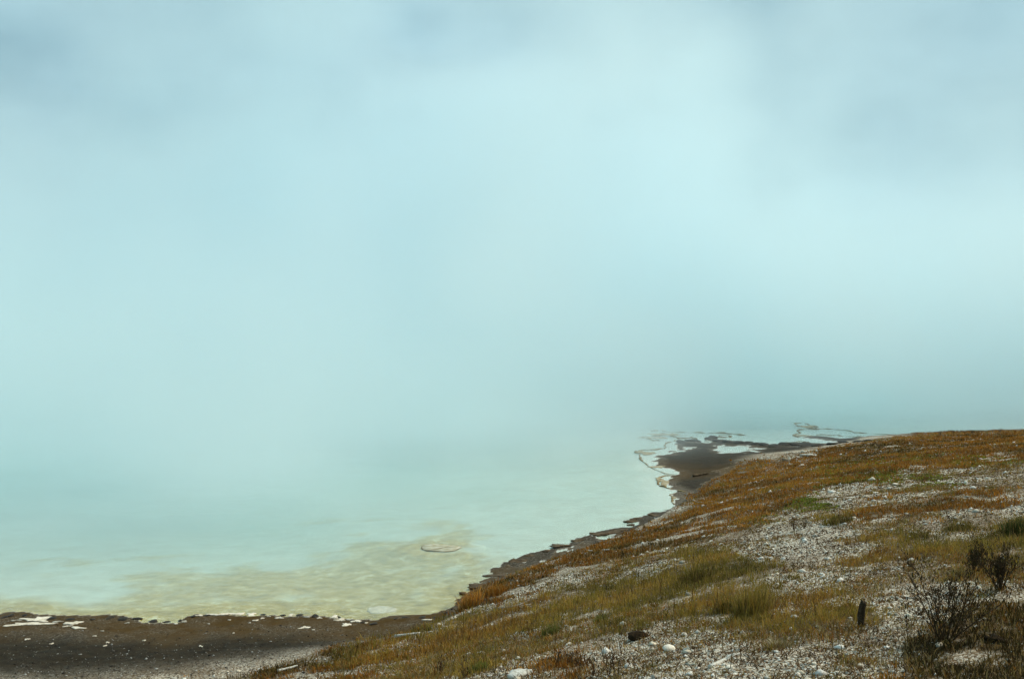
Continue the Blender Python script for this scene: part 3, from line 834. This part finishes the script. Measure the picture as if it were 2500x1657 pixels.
# stake
x, y, z = place(2101, 1528)
g = gz(x, y)
hs = px2m(60, y)
V, F4, T = tube([(0, 0, -.06), (.004, 0, hs * .3), (.012, 0, hs * .7), (.03, 0, hs * .93), (.038, .0, hs)], [.038, .037, .036, .036, .03], 10, 1, .12, 811, 3)
top = V[:, 2] > hs * .9
V[top, 2] += np.random.default_rng(3).uniform(-.02, .025, top.sum())
o = link('wooden_stake', mesh_np('wooden_stake', V, [F4, T], False), M_STAKE, label='short dark wooden stake with broken top standing in the slope', category='stake')
o.location = (x, y, g)
# clod
V, Fc = ico(3)
V = V * (1 + .3 * noise3(V, 2.2, 44) + .12 * noise3(V, 6, 45))[:, None]
x, y, z = place(1561, 1556)
o = link('earth_clod', mesh_np('earth_clod', V, [Fc], False), M_CLOD, label='dark brown clod of earth in the white gravel below the angular block', category='clod')
o.scale = (px2m(27, y), px2m(20, y), px2m(13, y)); o.location = (x, y, gz(x, y) + .01)
x, y, z = place(2430, 1562)
o = link('earth_clod', mesh_np('earth_clod', V, [Fc], False), M_CLOD, label='dark lumpy clod in the rust grass right of the large shrub', category='clod')
o.scale = (px2m(32, y), px2m(20, y), px2m(11, y)); o.location = (x, y, gz(x, y)); o.rotation_euler.z = 2

# ------------------------------------------------------------------ grass
def blades(x, y, z, h, w, lean, tint, la=None):
    n = len(x)
    f = rng.uniform(0, 2 * np.pi, n); la = rng.uniform(0, 2 * np.pi, n) if la is None else la
    sx, sy = np.cos(f) * w / 2, np.sin(f) * w / 2
    lx, ly = np.cos(la) * lean * h, np.sin(la) * lean * h
    hz = h * np.sqrt(np.clip(1 - lean ** 2 * .8, .02, 1))
    V = np.empty((n, 5, 3))
    V[:, 0] = np.stack([x - sx, y - sy, z - .01], 1); V[:, 1] = np.stack([x + sx, y + sy, z - .01], 1)
    mx, my, mz = x + lx * .38, y + ly * .38, z + hz * .6
    V[:, 2] = np.stack([mx + sx * .8, my + sy * .8, mz], 1); V[:, 3] = np.stack([mx - sx * .8, my - sy * .8, mz], 1)
    V[:, 4] = np.stack([x + lx, y + ly, z + hz], 1)
    i = np.arange(n) * 5
    Q = np.stack([i, i + 1, i + 2, i + 3], 1); T = np.stack([i + 3, i + 2, i + 4], 1)
    return V.reshape(-1, 3), Q, T, np.repeat(tint, 5, 0)
def clumps(cx, cy, per, rad, hmin, hmax, wid, leanr, pal, pvar=.25, patch=None):
    n = len(cx); k = n * per
    a = rng.uniform(0, 2 * np.pi, k); q = np.sqrt(rng.uniform(0, 1, k))
    R = np.repeat(rad, per) * q
    bx, by = np.repeat(cx, per) + np.cos(a) * R, np.repeat(cy, per) + np.sin(a) * R
    zc = np.repeat(ground_z(cx, cy), per)
    e = .08
    gx = np.repeat((ground_z(cx + e, cy) - ground_z(cx - e, cy)) / (2 * e), per); gy = np.repeat((ground_z(cx, cy + e) - ground_z(cx, cy - e)) / (2 * e), per)
    bz = zc + np.clip(gx, -.6, .6) * (bx - np.repeat(cx, per)) + np.clip(gy, -.6, .6) * (by - np.repeat(cy, per))
    hs = np.repeat(rng.uniform(hmin, hmax, n), per) * rng.uniform(.5, 1.1, k) * (1 - .35 * q)
    r = np.sqrt(bx ** 2 + by ** 2)
    w = wid * (.55 + r / 22) * rng.uniform(.7, 1.3, k)
    lean = np.clip(rng.uniform(leanr[0], leanr[1], k) * (.5 + .8 * q), 0, .95)
    la = np.where(rng.uniform(0, 1, k) < .6, a, rng.uniform(0, 2 * np.pi, k))
    pal = np.array(pal)
    if patch is None:
        ci = rng.integers(0, len(pal), n)
    else:
        u_c, v_c = project(cx, cy, np.full(n, 2.5)); patch = patch - .9 * ((u_c > 2200) & (v_c > 1420))  # lower right plants darker: frame-corner shade put into their tint
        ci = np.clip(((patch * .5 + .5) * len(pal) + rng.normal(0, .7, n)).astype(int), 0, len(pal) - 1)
    tint = pal[np.repeat(ci, per)] * 2.2 * rng.uniform(1 - pvar, 1 + pvar, (k, 1)) * rng.uniform(.92, 1.08, (k, 3))
    odd = rng.uniform(0, 1, k) < .16
    tint[odd] = np.array([.40, .27, .10]) * rng.uniform(.6, 1.1, (odd.sum(), 1))
    return blades(bx, by, bz, hs, w, lean, tint, la)
def join(parts):
    off = 0; VV, QQ, TT, CC = [], [], [], []
    for V, Q, T, c in parts:
        VV.append(V); QQ.append(Q + off); TT.append(T + off); CC.append(c); off += len(V)
    return np.vstack(VV), np.vstack(QQ), np.vstack(TT), np.vstack(CC)
def grass_obj(name, parts, **props):
    V, Q, T, c = join(parts)
    me = mesh_np(name, V, [Q, T], False)
    set_color(me, 'tint', c)
    return link(name, me, M_GRASS, **props)

P_RUST = [(.025, .017, .005), (.055, .036, .007), (.10, .043, .007), (.14, .055, .007), (.18, .074, .009), (.22, .105, .015), (.12, .085, .014)]
P_OLIVE = [(.028, .024, .006), (.06, .048, .009), (.095, .072, .012), (.14, .098, .016), (.20, .13, .025), (.17, .085, .013), (.09, .045, .009)]
P_DRY = [(.10, .075, .035), (.19, .155, .09), (.28, .24, .16), (.13, .09, .035)]
P_MOSS = [(.045, .058, .008), (.075, .10, .010), (.12, .14, .014), (.05, .04, .010)]
x, y, z, d, h, r = scatter(170000, 7.5, 58, 31.5, 1.15)
m = zone_masks(x, y, z, True)
pat = fbm(x, y, .55, 5, 201, .62)
cov = fbm(x, y, 1.0, 5, 203, .65)
lush = d > .28
sel = lush & (m['rust'] > .5) & (cov > -.28 - .25 * sstep(20, 32, r)) & (h > .22)
i = np.nonzero(sel)[0][:20000]
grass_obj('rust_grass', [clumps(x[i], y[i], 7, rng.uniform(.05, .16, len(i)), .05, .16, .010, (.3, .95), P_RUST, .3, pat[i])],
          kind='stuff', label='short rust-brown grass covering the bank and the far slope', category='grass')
sel = lush & (m['olive'] > .5) & (cov > -.42)
i = np.nonzero(sel)[0][:14000]
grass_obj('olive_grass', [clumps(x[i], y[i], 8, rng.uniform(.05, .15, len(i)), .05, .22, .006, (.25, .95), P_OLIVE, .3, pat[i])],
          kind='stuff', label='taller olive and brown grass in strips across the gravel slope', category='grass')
sel = lush & (m['dry'] > .5) & (m['rust'] + m['olive'] < .5)
i = np.nonzero(sel)[0][:7500]
j = np.nonzero(lush & (h > .5) & (m['rust'] + m['olive'] + m['moss'] < .5) & (fbm(x, y, .8, 3, 207) + rng.uniform(-.5, .5, len(x)) > .0))[0][:20000]
k_ = np.nonzero((d > .8) & (h > .35) & (h < .9) & (x < 2) & (rng.uniform(0, 1, len(x)) < .5))[0][:500]
grass_obj('dry_grass', [clumps(x[i], y[i], 11, rng.uniform(.06, .18, len(i)), .04, .15, .006, (.4, .95), P_DRY[:2] + P_OLIVE[1:5] + P_RUST[2:5], .35),
                        clumps(x[j], y[j], 5, rng.uniform(.02, .09, len(j)), .03, .09, .007, (.4, .95), P_RUST[1:4] + P_DRY[:1] + P_OLIVE[1:5], .35),
                        clumps(x[k_], y[k_], 5, rng.uniform(.02, .09, len(k_)), .03, .09, .006, (.2, .9), P_RUST, .35)],
          kind='stuff', label='matted dry grass and thin withered blades on the gravel', category='grass')
sel = lush & (m['moss'] > .25) & (cov > -.5)
i = np.nonzero(sel)[0][:4200]
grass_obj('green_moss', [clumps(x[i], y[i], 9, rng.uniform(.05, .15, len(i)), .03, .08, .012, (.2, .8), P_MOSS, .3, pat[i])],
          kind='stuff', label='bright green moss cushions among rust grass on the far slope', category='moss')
# litter lying flat on the gravel
i = np.nonzero(lush & (h > .5) & (m['rust'] + m['olive'] < .5) & (fbm(x, y, 1.6, 4, 209) > -.35))[0][-15000:]
ii = np.repeat(i, 3)
lx, ly = x[ii] + rng.normal(0, .07, len(ii)), y[ii] + rng.normal(0, .05, len(ii))
pl = np.array([(.10, .055, .022), (.16, .095, .042), (.06, .034, .014), (.26, .2, .12)])
V, Q, T, c = blades(lx, ly, ground_z(lx, ly) + .012, rng.uniform(.02, .07, len(ii)), rng.uniform(.008, .022, len(ii)) * (.5 + np.sqrt(lx ** 2 + ly ** 2) / 25), np.full(len(ii), 1.05), pl[rng.integers(0, 4, len(ii))] * rng.uniform(.7, 1.2, (len(ii), 1)))
grass_obj('plant_litter', [(V, Q, T, c)], kind='stuff', label='brown scraps of dead plants strewn over the pale gravel', category='litter')

# ------------------------------------------------------------------ gravel
OCT = np.array([(1, 0, 0), (-.9, .15, 0), (.1, 1, .1), (-.1, -1, 0), (.1, .1, 1), (0, 0, -1)], float)
OCF = np.array([(0, 2, 4), (2, 1, 4), (1, 3, 4), (3, 0, 4), (2, 0, 5), (1, 2, 5), (3, 1, 5), (0, 3, 5)])
def gravel(x, y, z, s, tint, flat=.5):
    n = len(x)
    V = OCT[None] * rng.uniform(.6, 1.25, (n, 6, 3)) * np.stack([s, s * rng.uniform(.5, .9, n), s * flat * rng.uniform(.6, 1.2, n)], 1)[:, None]
    a = rng.uniform(0, 2 * np.pi, n); ca, sa = np.cos(a)[:, None], np.sin(a)[:, None]
    W = np.empty_like(V)
    W[..., 0] = V[..., 0] * ca - V[..., 1] * sa + x[:, None]; W[..., 1] = V[..., 0] * sa + V[..., 1] * ca + y[:, None]
    W[..., 2] = V[..., 2] + (z + s * flat * .25)[:, None]
    F = (OCF[None] + (np.arange(n) * 6)[:, None, None]).reshape(-1, 3)
    return W.reshape(-1, 3), F, np.repeat(tint, 6, 0)
x, y, z, d, h, r = scatter(200000, 7.4, 46, 31, 1.5)
m = zone_masks(x, y, z)
veg = np.clip(m['rust'] + m['olive'] + m['moss'] + .6 * m['dry'], 0, 1)
patch = fbm(x, y, .7, 4, 66) 
keep = (d > 1.2) & (h > .38) & (rng.uniform(0, 1, len(x)) < np.where(veg > .5, .10, np.clip(.75 - patch * 1.3, .05, 1)))
i = np.nonzero(keep)[0][:90000]
pal = np.array([(.78, .76, .69), (.64, .61, .53), (.46, .42, .34), (.30, .23, .15), (.12, .07, .035), (.70, .62, .48)])
pi = rng.choice(6, len(i), p=[.30, .24, .16, .09, .07, .14])
s = np.clip(.0078 * np.exp(rng.normal(0, .55, len(i))), .0035, .032) * (.65 + r[i] / 17)
s = s * np.where(rng.uniform(0, 1, len(i)) < .05, rng.uniform(1.6, 2.8, len(i)), 1.0)
V, F, c = gravel(x[i], y[i], z[i], s, pal[pi] * rng.uniform(.8, 1.1, (len(i), 1)))
me = mesh_np('gravel', V, [F], False); set_color(me, 'tint', c)
link('gravel', me, M_GRAVEL, kind='stuff', label='pale sinter gravel covering the bare parts of the slope', category='gravel')
x, y, z, d, h, r = scatter(70000, 14, 26, 31, 1.0)
keep = (d > .8) & (h < .75) & (x < 1) & (rng.uniform(0, 1, len(x)) < .35 + .65 * sstep(1.5, 4.5, d))
i = np.nonzero(keep)[0][:24000]
pal = np.array([(.05, .042, .034), (.09, .078, .064), (.15, .135, .115), (.42, .42, .39), (.03, .024, .018)])
dist = np.stack([sstep(1, 5.5, d[i])] * 1, 1)[:, 0]
pi = np.where(rng.uniform(0, 1, len(i)) < .10 + .06 * dist, 3, rng.choice([0, 1, 2, 4], len(i), p=[.34, .28, .16, .22]))
s = np.clip(.011 * np.exp(rng.normal(0, .5, len(i))), .005, .04)
V, F, c = gravel(x[i], y[i], z[i], s, pal[pi] * (.7 + .5 * dist)[:, None] * rng.uniform(.8, 1.15, (len(i), 1)))
me = mesh_np('beach_gravel', V, [F], False); set_color(me, 'tint', c)
link('beach_gravel', me, M_GRAVEL, kind='stuff', label='dark wet gravel with pale chips on the beach at the bottom left', category='gravel')

# ------------------------------------------------------------------ tufts, weeds, shrubs
def tuft(u, v, wpx, hpx, n, pal, lean, label, wid=.006):
    x, y, z = place(u, v)
    W, H = px2m(wpx, y), px2m(hpx, y)
    nn = max(1, n // 12)
    a = rng.uniform(0, 2 * np.pi, nn); q = np.sqrt(rng.uniform(0, 1, nn)) * W * .34
    V, Q, T, c = clumps(x + np.cos(a) * q, y + np.sin(a) * q, 12, np.full(nn, W * .12 + .01), H * .7, H * 1.05, wid, lean, pal, .3)
    o = grass_obj('grass_tuft', [(V - [x, y, z], Q, T, c)], label=label, category='grass tuft')
    o.location = (x, y, z)
tuft(1838, 1500, 120, 105, 900, P_OLIVE[1:4] + [(.19, .13, .03)], (.1, .6), 'largest grass tuft, tall olive-gold blades at the right end of the grass strip')
tuft(1775, 1492, 80, 60, 420, P_OLIVE, (.1, .6), 'olive tuft just left of the largest tuft')
tuft(1466, 1520, 44, 36, 260, [(.05, .06, .012), (.08, .085, .018)], (.1, .6), 'small green tuft just above the angular white block')
tuft(1345, 1548, 60, 40, 320, [(.05, .055, .012), (.09, .085, .02), (.06, .07, .015)], (.1, .6), 'green tuft in the lower edge of the middle grass strip')
tuft(1171, 1637, 64, 38, 380, [(.045, .06, .010), (.075, .09, .014), (.10, .10, .02)], (.1, .7), 'bright green tuft near the bottom left of the slope')
tuft(1152, 1476, 72, 52, 480, [(.25, .115, .018), (.31, .165, .035), (.20, .085, .012)], (.2, .8), 'bright orange tuft hanging at the edge of the bank by the water', .009)
tuft(1208, 1448, 80, 36, 420, [(.22, .10, .016), (.15, .065, .010)], (.2, .8), 'orange-brown tuft right of the bright orange tuft on the bank', .009)
tuft(2065, 1492, 56, 40, 260, P_OLIVE[1:], (.1, .6), 'olive tuft behind the dark wooden stake')
tuft(2045, 1277, 90, 26, 640, P_OLIVE[:3], (.2, .8), 'low green mound of grass on the white gravel at upper right')
tuft(2342, 1292, 84, 20, 300, P_OLIVE[:3], (.2, .8), 'low flat olive mound on the gravel near the right edge')
tuft(1590, 1628, 32, 14, 140, [(.04, .05, .010), (.06, .07, .014)], (.2, .8), 'tiny green tuft on the bottom white gravel')
tuft(1940, 1410, 60, 16, 160, P_OLIVE[:3], (.2, .8), 'thin green patch of grass right of the largest tuft')
tuft(1700, 1420, 110, 60, 520, P_OLIVE[:3], (.1, .55), 'dark olive tuft in the middle of the grass strip')
tuft(1900, 1578, 90, 34, 420, P_DRY, (.3, .95), 'matted grey dry tuft below the largest tuft')
tuft(2480, 1300, 100, 62, 560, [(.022, .028, .007), (.035, .04, .009)], (.1, .6), 'dark green bushy tuft at the right frame edge')

def weed(name, u, v, hpx, stems, spread, label, cat, branch=4, leaf=0, leafcol=None, rad=.0045, up=.25, levels=2):
    x, y, z = place(u, v)
    H = px2m(hpx, y)
    root = bpy.data.objects.new(name, None); col.objects.link(root)
    root.location = (x, y, gz(x, y)); root['label'] = label; root['category'] = cat
    r = np.random.default_rng(int(u * 3 + v))
    VV, QQ, TT = [], [], []; off = 0; tips = []
    def add(p0, dirn, L, ra, lev):
        nonlocal off
        n = 5
        pts = [p0]; dd = np.array(dirn, float)
        for q in range(n - 1):
            dd = dd + r.normal(0, .16, 3); dd[2] += up * .2; dd /= np.linalg.norm(dd)
            pts.append(pts[-1] + dd * L / (n - 1))
        V, F4, T = tube(pts, np.linspace(ra, ra * .45, n), 4 if lev else 5, 1, .1, int(r.integers(1e6)), 1)
        VV.append(V); QQ.append(F4 + off); TT.append(T + off); off += len(V)
        tips.extend(pts[1:])
        if lev < levels:
            for b in range(branch if lev == 0 else max(2, branch - 2)):
                t = r.uniform(.3, 1.0) * (n - 1); a = int(min(t, n - 2)); p = pts[a] + (pts[a + 1] - pts[a]) * (t - a)
                nd = dd * .8 + r.normal(0, .5, 3); nd[2] = abs(nd[2]) * .8 + .15; nd /= np.linalg.norm(nd)
                add(p, nd, L * r.uniform(.25, .5), ra * .55, lev + 1)
    for s_ in range(stems):
        a = r.uniform(0, 2 * np.pi); sp = spread * math.sqrt(r.uniform(0, 1))
        dn = np.array([math.cos(a) * sp, math.sin(a) * sp, 1.0]); dn /= np.linalg.norm(dn)
        p0 = np.array([math.cos(a), math.sin(a), 0]) * H * spread * .18 * r.uniform(0, 1); p0[2] = -.02
        add(p0, dn, H * r.uniform(.6, 1.05), rad * r.uniform(.7, 1.2), 0)
    link('stem', mesh_np('stem', np.vstack(VV), [np.vstack(QQ), np.vstack(TT)], True), M_TWIG, root)
    if leaf:
        tp = np.array(tips); c = tp[r.integers(0, len(tp), leaf)] + r.normal(0, .02, (leaf, 3))
        pal = np.array(leafcol)
        V, Q, T, cc = blades(c[:, 0], c[:, 1], c[:, 2], r.uniform(.012, .035, leaf), r.uniform(.006, .012, leaf), r.uniform(.2, .95, leaf), pal[r.integers(0, len(pal), leaf)] * r.uniform(.7, 1.2, (leaf, 1)))
        me = mesh_np('foliage', V, [Q, T], False); set_color(me, 'tint', cc)
        link('foliage', me, M_GRASS, root)
DKL = [(.03, .022, .008), (.05, .032, .010), (.022, .022, .007)]
weed('twiggy_shrub', 2309, 1566, 175, 17, .62, 'large dark twiggy shrub standing right of the stake', 'shrub', 5, 900, DKL, .0065)
weed('twiggy_shrub', 2442, 1440, 110, 16, .40, 'thin dark shrub behind the large one near the right edge', 'shrub', 5, 700, DKL, .007)
weed('twiggy_shrub', 2375, 1400, 70, 10, .45, 'small sparse shrub between the two dark shrubs', 'shrub', 4, 500, DKL, .005)
for u, v, hp, st, lab in [(1486, 1650, 92, 4, 'tallest dry weed, thin reddish stems at the bottom centre'), (1508, 1650, 70, 4, 'dry weed just right of the tallest one at the bottom'), (1357, 1626, 44, 7, 'dark bushy weed on the gravel left of the tallest weed'),
                          (1415, 1640, 50, 5, 'dry weed between the dark bushy weed and the tallest one'), (1076, 1650, 52, 5, 'leftmost branching dry weed at the bottom of the slope'), (1135, 1656, 40, 4, 'dry weed in front of the bright green tuft'),
                          (1452, 1652, 48, 3, 'small dry weed left beside the tallest one'), (1940, 1296, 42, 7, 'reddish dry weed on the white gravel at the middle right'), (1962, 1290, 30, 5, 'smaller weed right beside the reddish weed'), (2325, 1284, 34, 3, 'thin dry weed on the low olive mound'),
                          (2048, 1268, 26, 4, 'dry weed growing on the low green mound'), (1395, 1625, 30, 4, 'low dry weed beside the dark bushy weed'), (1290, 1548, 30, 4, 'dry weed at the lower edge of the middle grass strip')]:
    weed('dry_weed', u, v, hp, st, .3, lab, 'weed', 3, 60, [(.07, .03, .012), (.11, .05, .02), (.16, .12, .06)], .0035, .3, 1)
for u, v, hp, lab in [(2295, 1066, 16, 'leftmost tiny weed standing on the skyline of the far slope'), (2328, 1062, 18, 'tallest tiny weed on the skyline, second from the left'), (2372, 1060, 12, 'third tiny weed from the left on the skyline'), (2440, 1056, 12, 'rightmost tiny weed on the skyline of the far slope')]:
    weed('dry_weed', u, v, hp, 4, .5, lab, 'weed', 3, 30, [(.05, .03, .012)], .008, .3, 1)
# stalks standing in the grass strip
x, y, z, d, h, r = scatter(40000, 8, 24, 29, 1.0)
m = zone_masks(x, y, z)
i = np.concatenate([np.nonzero((m['olive'] > .5) & (x < 3.5))[0][:420], np.nonzero((d > 1) & (h > .6) & (fbm(x, y, .8, 3, 333) > .1))[0][:700]])
tn = np.array([(.06, .03, .012), (.12, .08, .03), (.2, .15, .07)])[rng.integers(0, 3, len(i))]
grass_obj('seed_stalks', [blades(x[i], y[i], z[i], rng.uniform(.12, .36, len(i)), np.full(len(i), .008), rng.uniform(0, .6, len(i)), tn)], kind='stuff', label='thin brown dead stalks standing singly above the grass and gravel', category='grass')

# ------------------------------------------------------------------ steam over the pool
def build_steam():
    N = NT('steam_vapour')
    pv = N.n('ShaderNodeVolumePrincipled')
    pv.inputs['Color'].default_value = (.874, .965, .993, 1)
    pv.inputs['Density'].default_value = 1.0
    pv.inputs['Density Attribute'].default_value = 'density'
    pv.inputs['Anisotropy'].default_value = 0.0
    N.l(pv.outputs[0], N.out.inputs['Volume'])
    mn, mx = (-150, 16, -.5), (120, 190, 72)
    verts = [(x, y, z) for x in (mn[0], mx[0]) for y in (mn[1], mx[1]) for z in (mn[2], mx[2])]
    faces = [(0, 1, 3, 2), (4, 6, 7, 5), (0, 4, 5, 1), (2, 3, 7, 6), (0, 2, 6, 4), (1, 5, 7, 3)]
    me = bpy.data.meshes.new('steam'); me.from_pydata(verts, [], faces)
    o = link('steam', me, N.m, kind='stuff', label='white steam rising in a thick bank off the hot pool', category='steam')
    ng = bpy.data.node_groups.new('steam_field', 'GeometryNodeTree')
    ng.interface.new_socket('Geometry', in_out='OUTPUT', socket_type='NodeSocketGeometry')
    T = ng.nodes; L = ng.links.new
    def nd(k, **kw):
        x = T.new(k)
        for a, b in kw.items(): setattr(x, a, b)
        return x
    def mth(op, a, b=None, c=None, clamp=False):
        m = nd('ShaderNodeMath', operation=op, use_clamp=clamp)
        for i, v in enumerate((a, b, c)):
            if v is None: continue
            if isinstance(v, (int, float)): m.inputs[i].default_value = v
            else: L(v, m.inputs[i])
        return m.outputs[0]
    def mr(v, a, b, c, d, smooth=True):
        m = nd('ShaderNodeMapRange', interpolation_type='SMOOTHSTEP' if smooth else 'LINEAR')
        L(v, m.inputs[0])
        for i, q in enumerate((a, b, c, d)): m.inputs[i + 1].default_value = q
        return m.outputs[0]
    pos = nd('GeometryNodeInputPosition').outputs[0]
    sep = nd('ShaderNodeSeparateXYZ'); L(pos, sep.inputs[0])
    X, Y, Z = sep.outputs
    def noise(scale, detail, off):
        mp = nd('ShaderNodeVectorMath', operation='ADD'); L(pos, mp.inputs[0]); mp.inputs[1].default_value = off
        n = nd('ShaderNodeTexNoise'); n.inputs['Scale'].default_value = scale; n.inputs['Detail'].default_value = detail
        n.inputs['Roughness'].default_value = .5
        L(mp.outputs[0], n.inputs['Vector']); return n.outputs[0]
    n1 = noise(.028, 3, (11, 53, 7)); n2 = noise(.07, 5, (40, 9, 1)); n3 = noise(.13, 5, (7, 70, 23))
    y0 = mr(X, -11, 12, 24, 53)                                   # the bank starts nearer on the left
    e = mth('SUBTRACT', Y, y0)
    e = mth('ADD', e, mth('MULTIPLY', mth('SUBTRACT', n1, .5), 26))
    bank = mr(e, 0, 34, 0, 1)
    hfall = mr(Z, 10, 52, 1.0, .10)
    mixn = mth('ADD', mth('ADD', mth('MULTIPLY', n1, .42), mth('MULTIPLY', n2, .38)), mth('MULTIPLY', n3, .2))
    thr = mr(Z, 4, 26, .40, .485)
    tex = mth('MULTIPLY', mth('MAXIMUM', mth('SUBTRACT', mixn, thr), .0), 19.0)
    tex = mth('ADD', tex, mr(Z, 0, 26, .25, .04))
    XY = mth('DIVIDE', X, Y)
    lowleft = mr(XY, -.50, -.12, .34, 1); highleft = mr(XY, -.50, -.06, .16, 1)
    zmix = mr(Z, 5, 17, 0, 1)
    sidefac = mth('ADD', mth('MULTIPLY', lowleft, mth('SUBTRACT', 1.0, zmix)), mth('MULTIPLY', highleft, zmix))
    right = mth('ADD', mth('MULTIPLY', mr(XY, .10, .40, 1, .16), zmix), mth('MULTIPLY', mr(XY, .12, .40, 1, .5), mth('SUBTRACT', 1.0, zmix)))
    sidefac = mth('MULTIPLY', sidefac, right)
    dens = mth('MULTIPLY', mth('MULTIPLY', bank, hfall), mth('MULTIPLY', mth('MULTIPLY', tex, sidefac), .075))
    # thin breath lying on the near water
    reach = mth('MULTIPLY', mr(mth('ADD', e, mth('MULTIPLY', mth('SUBTRACT', n2, .5), 30)), -10, 8, 0, 1), mr(e, 20, 46, 1, .05))
    thin = mth('MULTIPLY', mth('MULTIPLY', mr(Z, 1, 16, 1, 0), reach), mth('ADD', mth('MULTIPLY', mr(n3, .42, .60, 0, 1), .085), .008))
    dens = mth('ADD', dens, thin)
    gx = mth('POWER', mth('DIVIDE', mth('SUBTRACT', X, 1.0), 18.0), 2.0); gy = mth('POWER', mth('DIVIDE', mth('SUBTRACT', Y, 88.0), 22.0), 2.0)
    plume = mth('EXPONENT', mth('MULTIPLY', mth('ADD', gx, gy), -1.0))
    dens = mth('ADD', dens, mth('MULTIPLY', mth('MULTIPLY', plume, mr(Z, 6, 44, 1, .0)), mth('MULTIPLY', mr(mixn, .38, .6, .4, 1.4), .07)))
    hx = mth('POWER', mth('DIVIDE', mth('ADD', mth('ADD', X, 8.0), mth('MULTIPLY', mth('SUBTRACT', n3, .5), 22)), 10.0), 2.0); hz = mth('POWER', mth('DIVIDE', mth('ADD', mth('SUBTRACT', Z, mth('MULTIPLY', Y, .36)), mth('MULTIPLY', mth('SUBTRACT', n2, .5), 14)), 6.0), 2.0)
    gap = mth('MULTIPLY', mth('EXPONENT', mth('MULTIPLY', mth('ADD', hx, hz), -1.0)), .96)
    dens = mth('MULTIPLY', dens, mth('SUBTRACT', 1.0, gap))
    vc = nd('GeometryNodeVolumeCube')
    L(dens, vc.inputs['Density'])
    vc.inputs['Min'].default_value = mn; vc.inputs['Max'].default_value = mx
    vc.inputs['Resolution X'].default_value = 120; vc.inputs['Resolution Y'].default_value = 84; vc.inputs['Resolution Z'].default_value = 36
    sm = nd('GeometryNodeSetMaterial'); sm.inputs['Material'].default_value = N.m
    L(vc.outputs[0], sm.inputs['Geometry'])
    go = nd('NodeGroupOutput'); L(sm.outputs[0], go.inputs[0])
    md = o.modifiers.new('steam_field', 'NODES'); md.node_group = ng
build_steam()
